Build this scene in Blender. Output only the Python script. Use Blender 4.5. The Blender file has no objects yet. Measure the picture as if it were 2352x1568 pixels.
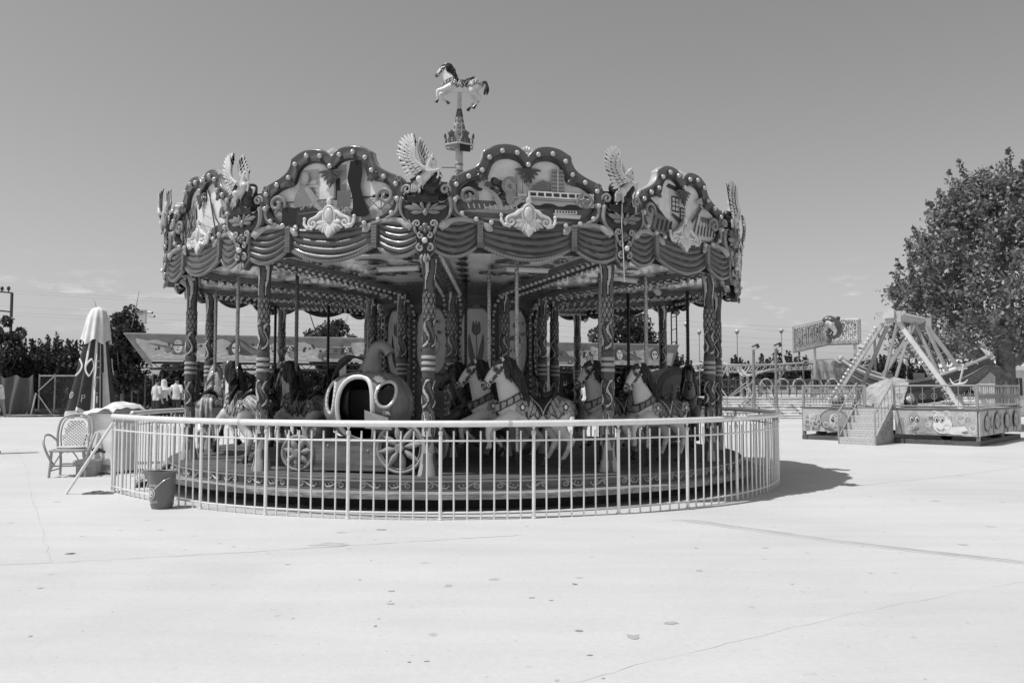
# Amusement park carousel on a bright concrete square, black and white photograph.
import bpy, math, random
import numpy as np
from mathutils import Vector, Matrix, Euler
random.seed(7); rng = np.random.default_rng(7)
R = math.radians; pi = math.pi
scene = bpy.context.scene
U = 0.83          # the survey below is written in steps of 0.83 m; everything linked is converted to metres
# ------------------------------------------------------------------ camera
cd = bpy.data.cameras.new("camera"); cam = bpy.data.objects.new("camera", cd)
scene.collection.objects.link(cam); scene.camera = cam
cam.location = (0, 0, 1.55*U); cam.rotation_euler = (R(90+3.22), 0, 0)
cd.sensor_width = 36; cd.lens = 36*1917/2352; cd.clip_end = 4000; cd.clip_start = .05
# ------------------------------------------------------------------ world and sun
SUN_EL, SUN_AZ = 63.5, -69.0      # azimuth counted from the direction towards the camera, to the left
sd = Vector((math.cos(R(SUN_EL))*math.sin(R(SUN_AZ)), -math.cos(R(SUN_EL))*math.cos(R(SUN_AZ)), math.sin(R(SUN_EL))))
w = bpy.data.worlds.new("World"); scene.world = w; w.use_nodes = True
nt = w.node_tree; nt.nodes.clear()
def nn(t, typ, **kw):
    n = t.nodes.new(typ)
    for k, v in kw.items(): setattr(n, k, v)
    return n
sky = nn(nt, 'ShaderNodeTexSky', sky_type='NISHITA', sun_disc=False)
sky.sun_elevation = R(SUN_EL); sky.sun_rotation = math.atan2(sd.x, sd.y)
sky.air_density = 1.0; sky.dust_density = 1.2; sky.ozone_density = 1.0
sep = nn(nt, 'ShaderNodeSeparateColor')          # monochrome film: mostly the green-red response
mr = nn(nt, 'ShaderNodeMath', operation='MULTIPLY'); mr.inputs[1].default_value = .25
mg0 = nn(nt, 'ShaderNodeMath', operation='MULTIPLY_ADD'); mg0.inputs[1].default_value = .42
mg = nn(nt, 'ShaderNodeMath', operation='MULTIPLY_ADD'); mg.inputs[1].default_value = .33
nt.links.new(sky.outputs[0], sep.inputs[0]); nt.links.new(sep.outputs[0], mr.inputs[0])
nt.links.new(sep.outputs[1], mg0.inputs[0]); nt.links.new(mr.outputs[0], mg0.inputs[2]); nt.links.new(sep.outputs[2], mg.inputs[0]); nt.links.new(mg0.outputs[0], mg.inputs[2])
# a few thin fair-weather clouds low over the horizon
tc = nn(nt, 'ShaderNodeTexCoord'); sx = nn(nt, 'ShaderNodeSeparateXYZ')
nt.links.new(tc.outputs['Generated'], sx.inputs[0])
mp = nn(nt, 'ShaderNodeMapping'); mp.inputs['Scale'].default_value = (8, 8, 30)
no = nn(nt, 'ShaderNodeTexNoise'); no.inputs['Scale'].default_value = 2.2; no.inputs['Detail'].default_value = 7; no.inputs['Roughness'].default_value = .6
nt.links.new(tc.outputs['Generated'], mp.inputs[0]); nt.links.new(mp.outputs[0], no.inputs[0])
cr = nn(nt, 'ShaderNodeMapRange'); cr.inputs[1].default_value = .56; cr.inputs[2].default_value = .72
nt.links.new(no.outputs[0], cr.inputs[0])
lo = nn(nt, 'ShaderNodeMapRange'); lo.inputs[1].default_value = .05; lo.inputs[2].default_value = .085
hi = nn(nt, 'ShaderNodeMapRange'); hi.inputs[1].default_value = .15; hi.inputs[2].default_value = .10
nt.links.new(sx.outputs[2], lo.inputs[0]); nt.links.new(sx.outputs[2], hi.inputs[0])
m1 = nn(nt, 'ShaderNodeMath', operation='MULTIPLY'); m2 = nn(nt, 'ShaderNodeMath', operation='MULTIPLY')
nt.links.new(lo.outputs[0], m1.inputs[0]); nt.links.new(hi.outputs[0], m1.inputs[1])
nt.links.new(m1.outputs[0], m2.inputs[0]); nt.links.new(cr.outputs[0], m2.inputs[1])
ad = nn(nt, 'ShaderNodeMath', operation='MULTIPLY_ADD'); ad.inputs[1].default_value = 1.6
nt.links.new(m2.outputs[0], ad.inputs[0]); nt.links.new(mg.outputs[0], ad.inputs[2])
bg = nn(nt, 'ShaderNodeBackground'); bg.inputs[1].default_value = .115
wo = nn(nt, 'ShaderNodeOutputWorld')
nt.links.new(ad.outputs[0], bg.inputs[0]); nt.links.new(bg.outputs[0], wo.inputs[0])
sl = bpy.data.lights.new("sun", 'SUN'); sl.energy = 4.0; sl.angle = R(.5); sl.color = (1, 1, 1)
so = bpy.data.objects.new("sun", sl); scene.collection.objects.link(so)
so.rotation_euler = sd.to_track_quat('Z', 'Y').to_euler()
vs = scene.view_settings; vs.view_transform = 'Standard'; vs.look = 'None'; vs.exposure = 0; vs.gamma = 1
scene.cycles.max_bounces = 6; scene.cycles.transparent_max_bounces = 6
# ------------------------------------------------------------------ mesh helpers
I4 = np.eye(4)
def T(x=0, y=0, z=0, rz=0, rx=0, ry=0, s=1):
    m = Matrix.Translation((x, y, z)) @ Euler((R(rx), R(ry), R(rz))).to_matrix().to_4x4()
    if s != 1: m = m @ Matrix.Diagonal((s, s, s, 1))
    return np.array(m)
def link(name, data, parent=None, loc=(0, 0, 0), rz=0, kind=None):
    o = bpy.data.objects.new(name, data); scene.collection.objects.link(o)
    o.location = [c*U for c in loc]; o.rotation_euler = (0, 0, R(rz))
    if parent: o.parent = parent
    if kind: o['kind'] = kind
    return o
def tag(o, label, cat, group=None):
    o['label'] = label; o['category'] = cat
    if group: o['group'] = group
    return o
def thing(name, label, cat, loc=(0, 0, 0), rz=0, group=None):
    return tag(link(name, None, None, loc, rz), label, cat, group)
class MB:
    """collects shapes; build() links them as ONE mesh object with a face grey value g"""
    def __init__(s): s.v = []; s.n = 0; s.f = []; s.c = []; s.M = I4
    def add(s, v, f, c):
        v = np.asarray(v, float).reshape(-1, 3); v = v @ s.M[:3, :3].T + s.M[:3, 3]
        n = s.n; s.v.append(v); s.n += len(v)
        s.f.extend([tuple(i+n for i in q) for q in f])
        s.c.extend([c]*len(f) if np.isscalar(c) else list(c))
        return s
    def box(s, x, y, z, sx, sy, sz, c, rz=0, rx=0, ry=0):
        v = np.array([(a*sx/2, b*sy/2, d*sz/2) for a in (-1, 1) for b in (-1, 1) for d in (-1, 1)])
        m = T(x, y, z, rz, rx, ry); v = v @ m[:3, :3].T + m[:3, 3]
        return s.add(v, [(0, 1, 3, 2), (4, 6, 7, 5), (0, 4, 5, 1), (2, 3, 7, 6), (0, 2, 6, 4), (1, 5, 7, 3)], c)
    def bar(s, p, q, w, h, c, up=(0, 0, 1)):
        p = Vector(p); q = Vector(q); d = (q-p).normalized(); u = Vector(up)
        if abs(d.dot(u)) > .95: u = Vector((0, 1, 0))
        a = d.cross(u).normalized()*w/2; b = a.cross(d).normalized()*h/2
        v = [e+i*a+j*b for e in (p, q) for i, j in ((-1, -1), (1, -1), (1, 1), (-1, 1))]
        return s.add([tuple(x) for x in v], [(3, 2, 1, 0), (4, 5, 6, 7), (0, 1, 5, 4), (1, 2, 6, 5), (2, 3, 7, 6), (3, 0, 4, 7)], c)
    def tube(s, pts, r, c, seg=8, sq=1.0, sqax=None, closed=False):
        """tapered tube along pts; sq squashes it along sqax"""
        P = np.asarray(pts, float); n = len(P); rr = np.full(n, r, float) if np.isscalar(r) else np.asarray(r, float)
        if closed: tg = np.roll(P, -1, 0)-np.roll(P, 1, 0)
        else: tg = np.gradient(P, axis=0)
        tg /= np.linalg.norm(tg, axis=1)[:, None]+1e-9
        u = np.array((0, 0, 1.)) if abs(tg[0, 2]) < .9 else np.array((0, 1., 0))
        V = []; th = np.linspace(0, 2*pi, seg, endpoint=False)
        for i in range(n):
            u = u-tg[i]*u.dot(tg[i]); u /= np.linalg.norm(u)+1e-9; b = np.cross(tg[i], u)
            V.append(P[i]+rr[i]*(np.cos(th)[:, None]*u+np.sin(th)[:, None]*b))
        V = np.array(V)
        if sq != 1.0:
            ax = np.array(sqax, float); d = (V-P[:, None]) @ ax; V = V-(1-sq)*d[..., None]*ax
        F = []; m = n if closed else n-1
        for i in range(m):
            j = (i+1) % n
            F += [(i*seg+k, i*seg+(k+1) % seg, j*seg+(k+1) % seg, j*seg+k) for k in range(seg)]
        if not closed: F += [tuple(range(seg-1, -1, -1)), tuple((n-1)*seg+k for k in range(seg))]
        return s.add(V, F, c)
    def lathe(s, prof, c, seg=24, cf=None):
        th = np.linspace(0, 2*pi, seg, endpoint=False); P = np.asarray(prof, float)
        V = np.stack([P[:, :1]*np.cos(th), P[:, :1]*np.sin(th), np.repeat(P[:, 1:2], seg, 1)], -1)
        n = len(P); F = [(i*seg+k, i*seg+(k+1) % seg, (i+1)*seg+(k+1) % seg, (i+1)*seg+k) for i in range(n-1) for k in range(seg)]
        cc = c if cf is None else [cf(i, k) for i in range(n-1) for k in range(seg)]
        return s.add(V, F, cc)
    def sph(s, p, r, c, nu=12, nv=7, m=None):
        r = (r, r, r) if np.isscalar(r) else r
        a = np.linspace(0, 2*pi, nu, endpoint=False); b = np.linspace(-pi/2, pi/2, nv+1)[1:-1]
        V = np.array([(math.cos(x)*math.cos(y), math.sin(x)*math.cos(y), math.sin(y)) for y in b for x in a]+[(0, 0, -1), (0, 0, 1)])*np.array(r)
        if m is not None: V = V @ np.asarray(m)[:3, :3].T
        k = len(b); F = [(i*nu+j, i*nu+(j+1) % nu, (i+1)*nu+(j+1) % nu, (i+1)*nu+j) for i in range(k-1) for j in range(nu)]
        F += [(k*nu, (j+1) % nu, j) for j in range(nu)]+[((k-1)*nu+j, (k-1)*nu+(j+1) % nu, k*nu+1) for j in range(nu)]
        return s.add(V+np.array(p), F, c)
    def leaf(s, p, q, wd, th, c, n=(0, -1, 0)):
        """a teardrop blade from p to q, fat near two thirds"""
        p = np.array(p, float); q = np.array(q, float)
        return s.tube([p+(q-p)*t for t in (0, .15, .4, .65, .85, 1)], [wd*.25, wd*.5, wd*.85, wd, wd*.65, wd*.05], c, 6, th/wd, n)
    def grid(s, V, c, closed=False):
        V = np.asarray(V, float); a, b = V.shape[:2]; F = []
        for i in range(a-1):
            for j in range(b if closed else b-1): F.append((i*b+j, i*b+(j+1) % b, (i+1)*b+(j+1) % b, (i+1)*b+j))
        return s.add(V, F, c)
    def prism(s, pts, w0, w1, c):
        """outline (u, v) in the XZ plane, from depth w0 (back) to w1 (front, towards -Y)"""
        n = len(pts); V = [(u, -w0, v) for u, v in pts]+[(u, -w1, v) for u, v in pts]
        ar = sum(pts[i][0]*pts[(i+1) % n][1]-pts[(i+1) % n][0]*pts[i][1] for i in range(n))
        fr = tuple(range(n, 2*n)); bk = tuple(range(n-1, -1, -1))
        if ar < 0: fr = fr[::-1]; bk = bk[::-1]
        sd_ = [(i, (i+1) % n, n+(i+1) % n, n+i) for i in range(n)]
        if ar < 0: sd_ = [q[::-1] for q in sd_]
        return s.add(V, [fr, bk]+sd_, c)
    def build(s, name, mat, parent=None, loc=(0, 0, 0), rz=0, kind=None, smooth=True, ang=38):
        me = bpy.data.meshes.new(name)
        V = np.concatenate(s.v)*U if s.v else np.zeros((0, 3))
        me.from_pydata(V.tolist(), [], s.f); me.materials.append(mat)
        at = me.attributes.new('g', 'FLOAT', 'FACE')
        if len(me.polygons) == len(s.c): at.data.foreach_set('value', np.array(s.c, 'f'))
        if smooth:
            me.polygons.foreach_set('use_smooth', [True]*len(me.polygons)); me.set_sharp_from_angle(angle=R(ang))
        return link(name, me, parent, loc, rz, kind)
class Art:
    """flat painted picture in the XZ plane: every shape a thin sheet above the last"""
    def __init__(s, mb, w=0.0, dw=.0012): s.mb = mb; s.w = w; s.dw = dw
    def poly(s, pts, g):
        n = len(pts); s.w += s.dw
        ar = sum(pts[i][0]*pts[(i+1) % n][1]-pts[(i+1) % n][0]*pts[i][1] for i in range(n))
        f = tuple(range(n)) if ar > 0 else tuple(range(n-1, -1, -1))
        s.mb.add([(u, -s.w, v) for u, v in pts], [f], g)
    def rect(s, u0, v0, u1, v1, g): s.poly([(u0, v0), (u1, v0), (u1, v1), (u0, v1)], g)
    def ell(s, u, v, a, b, g, n=20, rot=0):
        c, d = math.cos(rot), math.sin(rot)
        s.poly([(u+a*math.cos(t)*c-b*math.sin(t)*d, v+a*math.cos(t)*d+b*math.sin(t)*c) for t in np.linspace(0, 2*pi, n, endpoint=False)], g)
    def line(s, pts, wd, g, taper=False):
        P = np.array(pts, float); t = np.gradient(P, axis=0); t /= np.linalg.norm(t, axis=1)[:, None]+1e-9
        nr = np.stack([-t[:, 1], t[:, 0]], 1); k = np.full(len(P), wd/2)
        if taper: k = k*np.sin(np.linspace(.15, pi-.15, len(P)))
        s.w += s.dw; n = len(P)
        V = np.concatenate([P+nr*k[:, None], P-nr*k[:, None]])
        s.mb.add([(a, -s.w, b) for a, b in V], [(i, n+i, n+i+1, i+1) for i in range(n-1)], g)
    def ring(s, u, v, r, wd, g, a0=0, a1=360, n=24, ry=None):
        ry = ry or r
        s.line([(u+r*math.cos(R(t)), v+ry*math.sin(R(t))) for t in np.linspace(a0, a1, n)], wd, g)
def crom(P, k=4):
    P = np.array(P, float); out = []
    for i in range(len(P)-1):
        p0 = P[max(i-1, 0)]; p1 = P[i]; p2 = P[i+1]; p3 = P[min(i+2, len(P)-1)]
        for t in np.arange(k)/k:
            out.append(.5*((2*p1)+(-p0+p2)*t+(2*p0-5*p1+4*p2-p3)*t*t+(-p0+3*p1-3*p2+p3)*t**3))
    out.append(P[-1]); return np.array(out)
def spiral(u, v, r0, turns, a0, sgn=1, w=0, r1=.12, n=26):
    """flat volute from the outside in, as 3D points in the XZ plane"""
    out = []
    for t in np.linspace(0, 1, n):
        rr = r0*(1-t*(1-r1)); a = R(a0)+sgn*t*turns*2*pi
        out.append((u+rr*math.cos(a), -w, v+rr*math.sin(a)))
    return out
def text_mesh(body, size):
    cu = bpy.data.curves.new('t', 'FONT'); cu.body = body; cu.size = size; cu.align_x = 'CENTER'; cu.align_y = 'CENTER'
    o = bpy.data.objects.new('t', cu); scene.collection.objects.link(o)
    me = o.evaluated_get(bpy.context.evaluated_depsgraph_get()).to_mesh()
    v = [tuple(p.co) for p in me.vertices]; f = [tuple(p.vertices) for p in me.polygons]
    bpy.data.objects.remove(o); bpy.data.curves.remove(cu)
    return np.array(v), f
def remesh(mb, voxel, it=5):
    """fuse the overlapping closed shapes of mb into one continuous surface -> verts, faces, vertex normals"""
    me = bpy.data.meshes.new('tmp'); me.from_pydata(np.concatenate(mb.v).tolist(), [], mb.f)
    o = bpy.data.objects.new('tmp', me); scene.collection.objects.link(o)
    m = o.modifiers.new('r', 'REMESH'); m.mode = 'VOXEL'; m.voxel_size = voxel
    if it: k = o.modifiers.new('s', 'SMOOTH'); k.iterations = it; k.factor = .5
    e = o.evaluated_get(bpy.context.evaluated_depsgraph_get()); q = e.to_mesh()
    V = np.empty(len(q.vertices)*3); q.vertices.foreach_get('co', V); V = V.reshape(-1, 3)
    N = np.empty(len(q.vertices)*3); q.vertices.foreach_get('normal', N); N = N.reshape(-1, 3)
    F = [tuple(p.vertices) for p in q.polygons]
    e.to_mesh_clear(); bpy.data.objects.remove(o); bpy.data.meshes.remove(me)
    return V, F, N
def skin_obj(name, V, F, g, mat, parent=None):
    """continuous organic surface with a smooth per-vertex grey"""
    me = bpy.data.meshes.new(name); me.from_pydata((np.asarray(V)*U).tolist(), [], F); me.materials.append(mat)
    at = me.attributes.new('g', 'FLOAT', 'POINT'); at.data.foreach_set('value', np.asarray(g, 'f'))
    me.polygons.foreach_set('use_smooth', [True]*len(F))
    return link(name, me, parent)
def shell(mb, V, F, N, pred, off, c):
    """the part of a surface where pred(centroids) holds, lifted by off: tack and clothes that follow the body"""
    FV = np.array([f if len(f) == 4 else f+(f[-1],) for f in F]); C = V[FV].mean(1)
    k = pred(C); ids = FV[k]; cc = c(C[k]) if callable(c) else np.full(len(ids), c)
    if not len(ids): return
    u, inv = np.unique(ids, return_inverse=True); inv = inv.reshape(ids.shape)
    mb.add(V[u]+N[u]*off, [tuple(dict.fromkeys(q)) for q in inv.tolist()], cc)
def copy_thing(o, loc, rz, label=None, scale=None, color=None, skip=()):
    def rec(s, par):
        c = s.copy(); scene.collection.objects.link(c); c.parent = par
        if color: c.color = color.get(s.name.split('.')[0], color.get('*', (1, 1, 1, 1)))
        for ch in s.children:
            if ch.name.split('.')[0] not in skip: rec(ch, c)
        return c
    c = rec(o, None); c.location = [x*U for x in loc]; c.rotation_euler = (0, 0, R(rz))
    if scale: c.scale = (scale,)*3
    if label: c['label'] = label
    return c
# ------------------------------------------------------------------ materials (monochrome, all procedural)
def mat(name, rough=.5, metal=0, coat=0, dirt=.15, dscale=6, bump=0, bscale=60, trans=0, spec=.5, aniso=None, wood=0, subs=0, vary=0):
    m = bpy.data.materials.new(name); m.use_nodes = True; t = m.node_tree; b = t.nodes['Principled BSDF']; L = t.links
    a = nn(t, 'ShaderNodeAttribute', attribute_name='g'); oi = nn(t, 'ShaderNodeObjectInfo')
    co = nn(t, 'ShaderNodeTexCoord')
    n1 = nn(t, 'ShaderNodeTexNoise'); n1.inputs['Scale'].default_value = dscale; n1.inputs['Detail'].default_value = 6
    L.new(co.outputs['Object'], n1.inputs[0])
    mrn = nn(t, 'ShaderNodeMapRange'); mrn.inputs[1].default_value = .3; mrn.inputs[2].default_value = .7
    mrn.inputs[3].default_value = 1-dirt; mrn.inputs[4].default_value = 1+dirt*.6
    L.new(n1.outputs[0], mrn.inputs[0])
    q = nn(t, 'ShaderNodeMath', operation='MULTIPLY'); L.new(a.outputs['Fac'], q.inputs[0]); L.new(mrn.outputs[0], q.inputs[1])
    last = q.outputs[0]
    if wood:
        mp = nn(t, 'ShaderNodeMapping'); mp.inputs['Scale'].default_value = (wood*.06, wood, wood)
        L.new(co.outputs['Object'], mp.inputs[0])
        n3 = nn(t, 'ShaderNodeTexNoise'); n3.inputs['Scale'].default_value = 1; n3.inputs['Detail'].default_value = 8; n3.inputs['Distortion'].default_value = 1.2
        L.new(mp.outputs[0], n3.inputs[0]); r3 = nn(t, 'ShaderNodeMapRange'); r3.inputs[1].default_value = .35; r3.inputs[2].default_value = .65; r3.inputs[3].default_value = .6; r3.inputs[4].default_value = 1.25
        L.new(n3.outputs[0], r3.inputs[0]); q3 = nn(t, 'ShaderNodeMath', operation='MULTIPLY'); L.new(last, q3.inputs[0]); L.new(r3.outputs[0], q3.inputs[1]); last = q3.outputs[0]
    mx = nn(t, 'ShaderNodeMix', data_type='RGBA', blend_type='MULTIPLY'); mx.inputs[0].default_value = 1
    L.new(last, mx.inputs[6]); L.new(oi.outputs['Color'], mx.inputs[7]); L.new(mx.outputs[2], b.inputs['Base Color'])
    b.inputs['Metallic'].default_value = metal; b.inputs['Specular IOR Level'].default_value = spec
    b.inputs['Coat Weight'].default_value = coat; b.inputs['Coat Roughness'].default_value = .08
    rr = nn(t, 'ShaderNodeMapRange'); rr.inputs[3].default_value = max(rough-.1, .02); rr.inputs[4].default_value = min(rough+.12, 1)
    n4 = nn(t, 'ShaderNodeTexNoise'); n4.inputs['Scale'].default_value = dscale*3; L.new(co.outputs['Object'], n4.inputs[0])
    L.new(n4.outputs[0], rr.inputs[0]); L.new(rr.outputs[0], b.inputs['Roughness'])
    if trans: b.inputs['Transmission Weight'].default_value = trans
    if bump:
        bp = nn(t, 'ShaderNodeBump'); bp.inputs['Strength'].default_value = bump; bp.inputs['Distance'].default_value = .01
        n2 = nn(t, 'ShaderNodeTexNoise'); n2.inputs['Scale'].default_value = bscale; n2.inputs['Detail'].default_value = 4
        L.new(co.outputs['Object'], n2.inputs[0]); L.new(n2.outputs[0], bp.inputs['Height']); L.new(bp.outputs[0], b.inputs['Normal'])
    return m
GLOSS = mat('painted_fibreglass', .3, coat=.2, spec=.35, dirt=.18, dscale=5, bump=.12, bscale=25)
SATIN = mat('satin_paint', .45, dirt=.2, dscale=4, bump=.1, bscale=30)
MATT = mat('matt_paint', .8, dirt=.2, dscale=3, spec=.2)
CLOTH = mat('cloth', .9, dirt=.12, dscale=8, bump=.25, bscale=200, spec=.15)
STEEL = mat('brushed_steel', .3, metal=.15, coat=.3, dirt=.08, dscale=12)
BRASS = mat('twisted_brass', .25, metal=.8, dirt=.15, dscale=20)
IRON = mat('dark_iron', .6, dirt=.3, dscale=10)
WOOD = mat('weathered_planks', .7, dirt=.25, dscale=3, wood=26, bump=.25, bscale=40, spec=.25)
GLASSY = mat('faceted_lamp_glass', .12, coat=1, dirt=.25, dscale=60, bump=.5, bscale=90, trans=.25)
PICTURE = mat('printed_picture', .5, dirt=.14, dscale=9, spec=.3)
CEIL = mat('lacquered_ceiling', .2, coat=.25, spec=.4, dirt=.2, dscale=3)
HAIRM = mat('carved_mane', .42, coat=.08, spec=.3, dirt=.35, dscale=18, bump=.3, bscale=45)
BARK = mat('bark', .9, dirt=.4, dscale=9, bump=.6, bscale=25, spec=.1)
PLASTIC = mat('moulded_plastic', .4, dirt=.1, dscale=5)
FILM = mat('clear_sheeting', .25, dirt=.4, dscale=4, bump=.6, bscale=6, trans=.55)
SKIN = mat('skin', .6, dirt=.08, dscale=6)
def leaf_mat():
    m = mat('leaves', .45, dirt=.35, dscale=1.2, spec=.35)
    t = m.node_tree; b = t.nodes['Principled BSDF']; o = t.nodes['Material Output']
    tr = nn(t, 'ShaderNodeBsdfTranslucent'); ms = nn(t, 'ShaderNodeMixShader'); ms.inputs[0].default_value = .25
    t.links.new(b.inputs['Base Color'].links[0].from_socket, tr.inputs[0])
    t.links.new(b.outputs[0], ms.inputs[1]); t.links.new(tr.outputs[0], ms.inputs[2]); t.links.new(ms.outputs[0], o.inputs[0]); return m
LEAF = leaf_mat()
def concrete():
    m = bpy.data.materials.new('poured_concrete'); m.use_nodes = True; t = m.node_tree; b = t.nodes['Principled BSDF']; L = t.links
    co = nn(t, 'ShaderNodeTexCoord')
    def noise(s, d, ro=.5, dist=0, sc=None):
        n = nn(t, 'ShaderNodeTexNoise'); n.inputs['Scale'].default_value = s; n.inputs['Detail'].default_value = d; n.inputs['Roughness'].default_value = ro; n.inputs['Distortion'].default_value = dist
        if sc:
            mp = nn(t, 'ShaderNodeMapping'); mp.inputs['Scale'].default_value = sc; L.new(co.outputs['Object'], mp.inputs[0]); L.new(mp.outputs[0], n.inputs[0])
        else: L.new(co.outputs['Object'], n.inputs[0])
        return n.outputs[0]
    def rng_(x, a, c, d, e):
        r = nn(t, 'ShaderNodeMapRange'); r.inputs[1].default_value = a; r.inputs[2].default_value = c; r.inputs[3].default_value = d; r.inputs[4].default_value = e; L.new(x, r.inputs[0]); return r.outputs[0]
    def mul(x, y):
        q = nn(t, 'ShaderNodeMath', operation='MULTIPLY'); L.new(x, q.inputs[0]); L.new(y, q.inputs[1]); return q.outputs[0]
    base = rng_(noise(.35, 8, .6, .6), .3, .7, .475, .555)
    fine = rng_(noise(22, 6, .7), .3, .7, .95, 1.04)
    sweep = rng_(noise(1.6, 4, .5, .4, (.35, 2.2, 1)), .35, .65, .965, 1.02)
    spots = rng_(noise(5.5, 2, .4), .70, .76, 1, .72)
    pits = rng_(noise(30, 1, .3), .74, .80, 1, .75)
    c = mul(mul(mul(mul(base, fine), sweep), spots), pits)
    L.new(c, b.inputs['Base Color']); b.inputs['Roughness'].default_value = .85; b.inputs['Specular IOR Level'].default_value = .2
    bp = nn(t, 'ShaderNodeBump'); bp.inputs['Strength'].default_value = .25; bp.inputs['Distance'].default_value = .01
    L.new(noise(35, 6, .7), bp.inputs['Height']); L.new(bp.outputs[0], b.inputs['Normal']); return m
CONCRETE = concrete()
# ------------------------------------------------------------------ the ground
gb = MB(); gb.add([(-400, -60, 0), (400, -60, 0), (400, 46, 0), (-400, 46, 0)], [(0, 1, 2, 3)], .5)
gb.build('pavement', CONCRETE, kind='structure', smooth=False)
gb = MB(); gb.add([(-900, 46, -.02), (900, 46, -.02), (900, 1500, -.02), (-900, 1500, -.02)], [(0, 1, 2, 3)], .16)
gb.build('ground', MATT, kind='structure', smooth=False)
DUST = mat('dusty_marks', .9, dirt=.3, dscale=2, spec=.1)
def crack(pts, wd, g, name='pavement_crack', jit=.012, z=.0016):
    P = crom(pts, 14); P = P+rng.normal(0, jit, P.shape)*np.linspace(1, 1, len(P))[:, None]
    mb = MB(); n = len(P); t = np.gradient(P, axis=0); t /= np.linalg.norm(t, axis=1)[:, None]; nr = np.stack([-t[:, 1], t[:, 0]], 1)
    k = wd*rng.uniform(.2, 1, n)[:, None]/2
    A = np.concatenate([P+nr*k, P-nr*k]); mb.add(np.c_[A, np.full(2*n, z)], [(i, n+i, n+i+1, i+1) for i in range(n-1)], g)
    mb.build(name, DUST, kind='structure', smooth=False)
crack([(-12.7, 21.5), (-9.9, 17.1), (-7.3, 12.75), (-5.6, 10.0), (-4.12, 7.56)], .008, .44)
crack([(-4.05, 7.55), (-2.6, 8.0), (-.9, 8.6), (.1, 8.95)], .012, .36)
crack([(-6.5, 7.0), (-4.05, 7.55)], .010, .42)
crack([(5.6, 13.5), (8.2, 15.2), (11, 17.2), (16, 20)], .02, .42)
crack([(.05, 4.3), (.9, 4.9), (2.6, 6.0), (4.3, 6.9)], .0035, .44)
for off in (0, .11, .2):
    crack([(1.9+off, 10.0), (3.2+off, 8.6), (4.4+off, 7.6), (5.6+off, 6.7)], .05, .475, 'tyre_track', .004, .0018+off*.004)
def stain(x, y, a, b, g):
    g = g*.75+.12
    mb = MB(); n = 14; k = rng.uniform(.55, 1.15, n)
    mb.add([(x+a*k[i]*math.cos(2*pi*i/n), y+b*k[i]*math.sin(2*pi*i/n), .0024) for i in range(n)], [tuple(range(n))], g)
    mb.build('pavement_stain', DUST, kind='structure', smooth=False)
for px, py, a, b, g in ((1320, 1341, .028, .03, .16), (1330, 1448, .03, .025, .26), (1455, 1462, .06, .06, .33), (897, 1386, .03, .025, .3),
                        (1355, 1504, .02, .012, .18), (940, 1520, .012, .012, .25), (162, 1271, .06, .035, .05), (875, 1216, .075, .03, .1),
                        (1222, 1372, .025, .02, .32), (900, 1357, .03, .02, .33), (1606, 1310, .03, .02, .33), (980, 1518, .02, .01, .3),
                        (1265, 1378, .02, .015, .3), (660, 1296, .03, .015, .38), (755, 1250, .2, .09, .44), (1540, 1430, .05, .04, .42), (2150, 1150, .07, .05, .4), (92, 1350, .03, .02, .35)):
    v = (784-py)/1917; p = R(3.22); dy = math.cos(p)-v*math.sin(p); dz = math.sin(p)+v*math.cos(p); t = -1.55/dz
    stain((px-1176)/1917*t, dy*t, a, b, g)
for i in range(40):
    y = 4.2+rng.random()**1.5*13; x = rng.uniform(-.62, .62)*y
    if (x+.95)**2+(y-15.6)**2 > 35: stain(x, y, rng.uniform(.006, .02), rng.uniform(.006, .02), rng.uniform(.25, .4))
gb = MB(); rp = [(-5.0, 8.0), (-3.95, 7.5), (-4.6, 8.5), (-5.6, 10.2), (-6.6, 12.0), (-8.2, 12.6), (-9.5, 9.0)]
# ------------------------------------------------------------------ carousel
CX, CY = -.95, 15.58; A0 = -1.6
car = thing('carousel', 'ornate twelve sided merry-go-round with scalloped cornice, pegasus statues and carved columns', 'carousel', (CX, CY, 0))
def pol(r, a): return (r*math.sin(R(a)), -r*math.cos(R(a)))
# platform
mb = MB()
mb.lathe([(1.0, .43), (4.98, .43), (5.02, .415), (5.02, .395)], .10, 96)
deck = mb.build('deck', WOOD, car)
mb = MB(); mb.lathe([(5.0, .396), (5.0, .265), (4.7, .262)], .13, 96)
fas = mb.build('platform_fascia', GLOSS, car)
mb = MB()
mb.lathe([(4.99, .40), (5.035, .398), (5.04, .378), (5.0, .374)], .2, 96)
mb.lathe([(5.0, .285), (5.035, .283), (5.035, .268), (4.99, .264)], .16, 96)
for i in range(72):
    a = 360*i/72; m = T(*pol(5.0, a), 0, rz=a) @ np.diag([1.3, 1.3, 1.28, 1.0]) @ T(0, 0, -.073); mb.M = m; f = -1 if i % 2 else 1
    if -100 < ((a+180) % 360-180) < 100:
        mb.tube(spiral(-.06*f, .33, .034, 1.3, 90, -f, .006, .2, 16), np.linspace(.011, .006, 16), .42, 5)
        mb.tube([(-.06*f+.02*f, -.008, .362), (0, -.01, .345), (.05*f, -.01, .31), (.10*f, -.008, .305), (.125*f, -.006, .335), (.11*f, -.006, .345)], [.008, .012, .013, .011, .009, .005], .42, 5)
        mb.sph((.045*f, -.008, .35), (.014, .008, .012), .42, 6, 4); mb.sph((.075*f, -.008, .335), (.012, .008, .01), .42, 6, 4)
mb.M = I4; mb.build('scroll_moulding', GLOSS, fas)
mb = MB(); mb.lathe([(4.7, .262), (5.0, .262), (5.22, .26), (5.23, .25), (5.23, .185), (5.2, .18), (4.9, .18)], .30, 96)
mb.build('boarding_step', WOOD, car)
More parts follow.
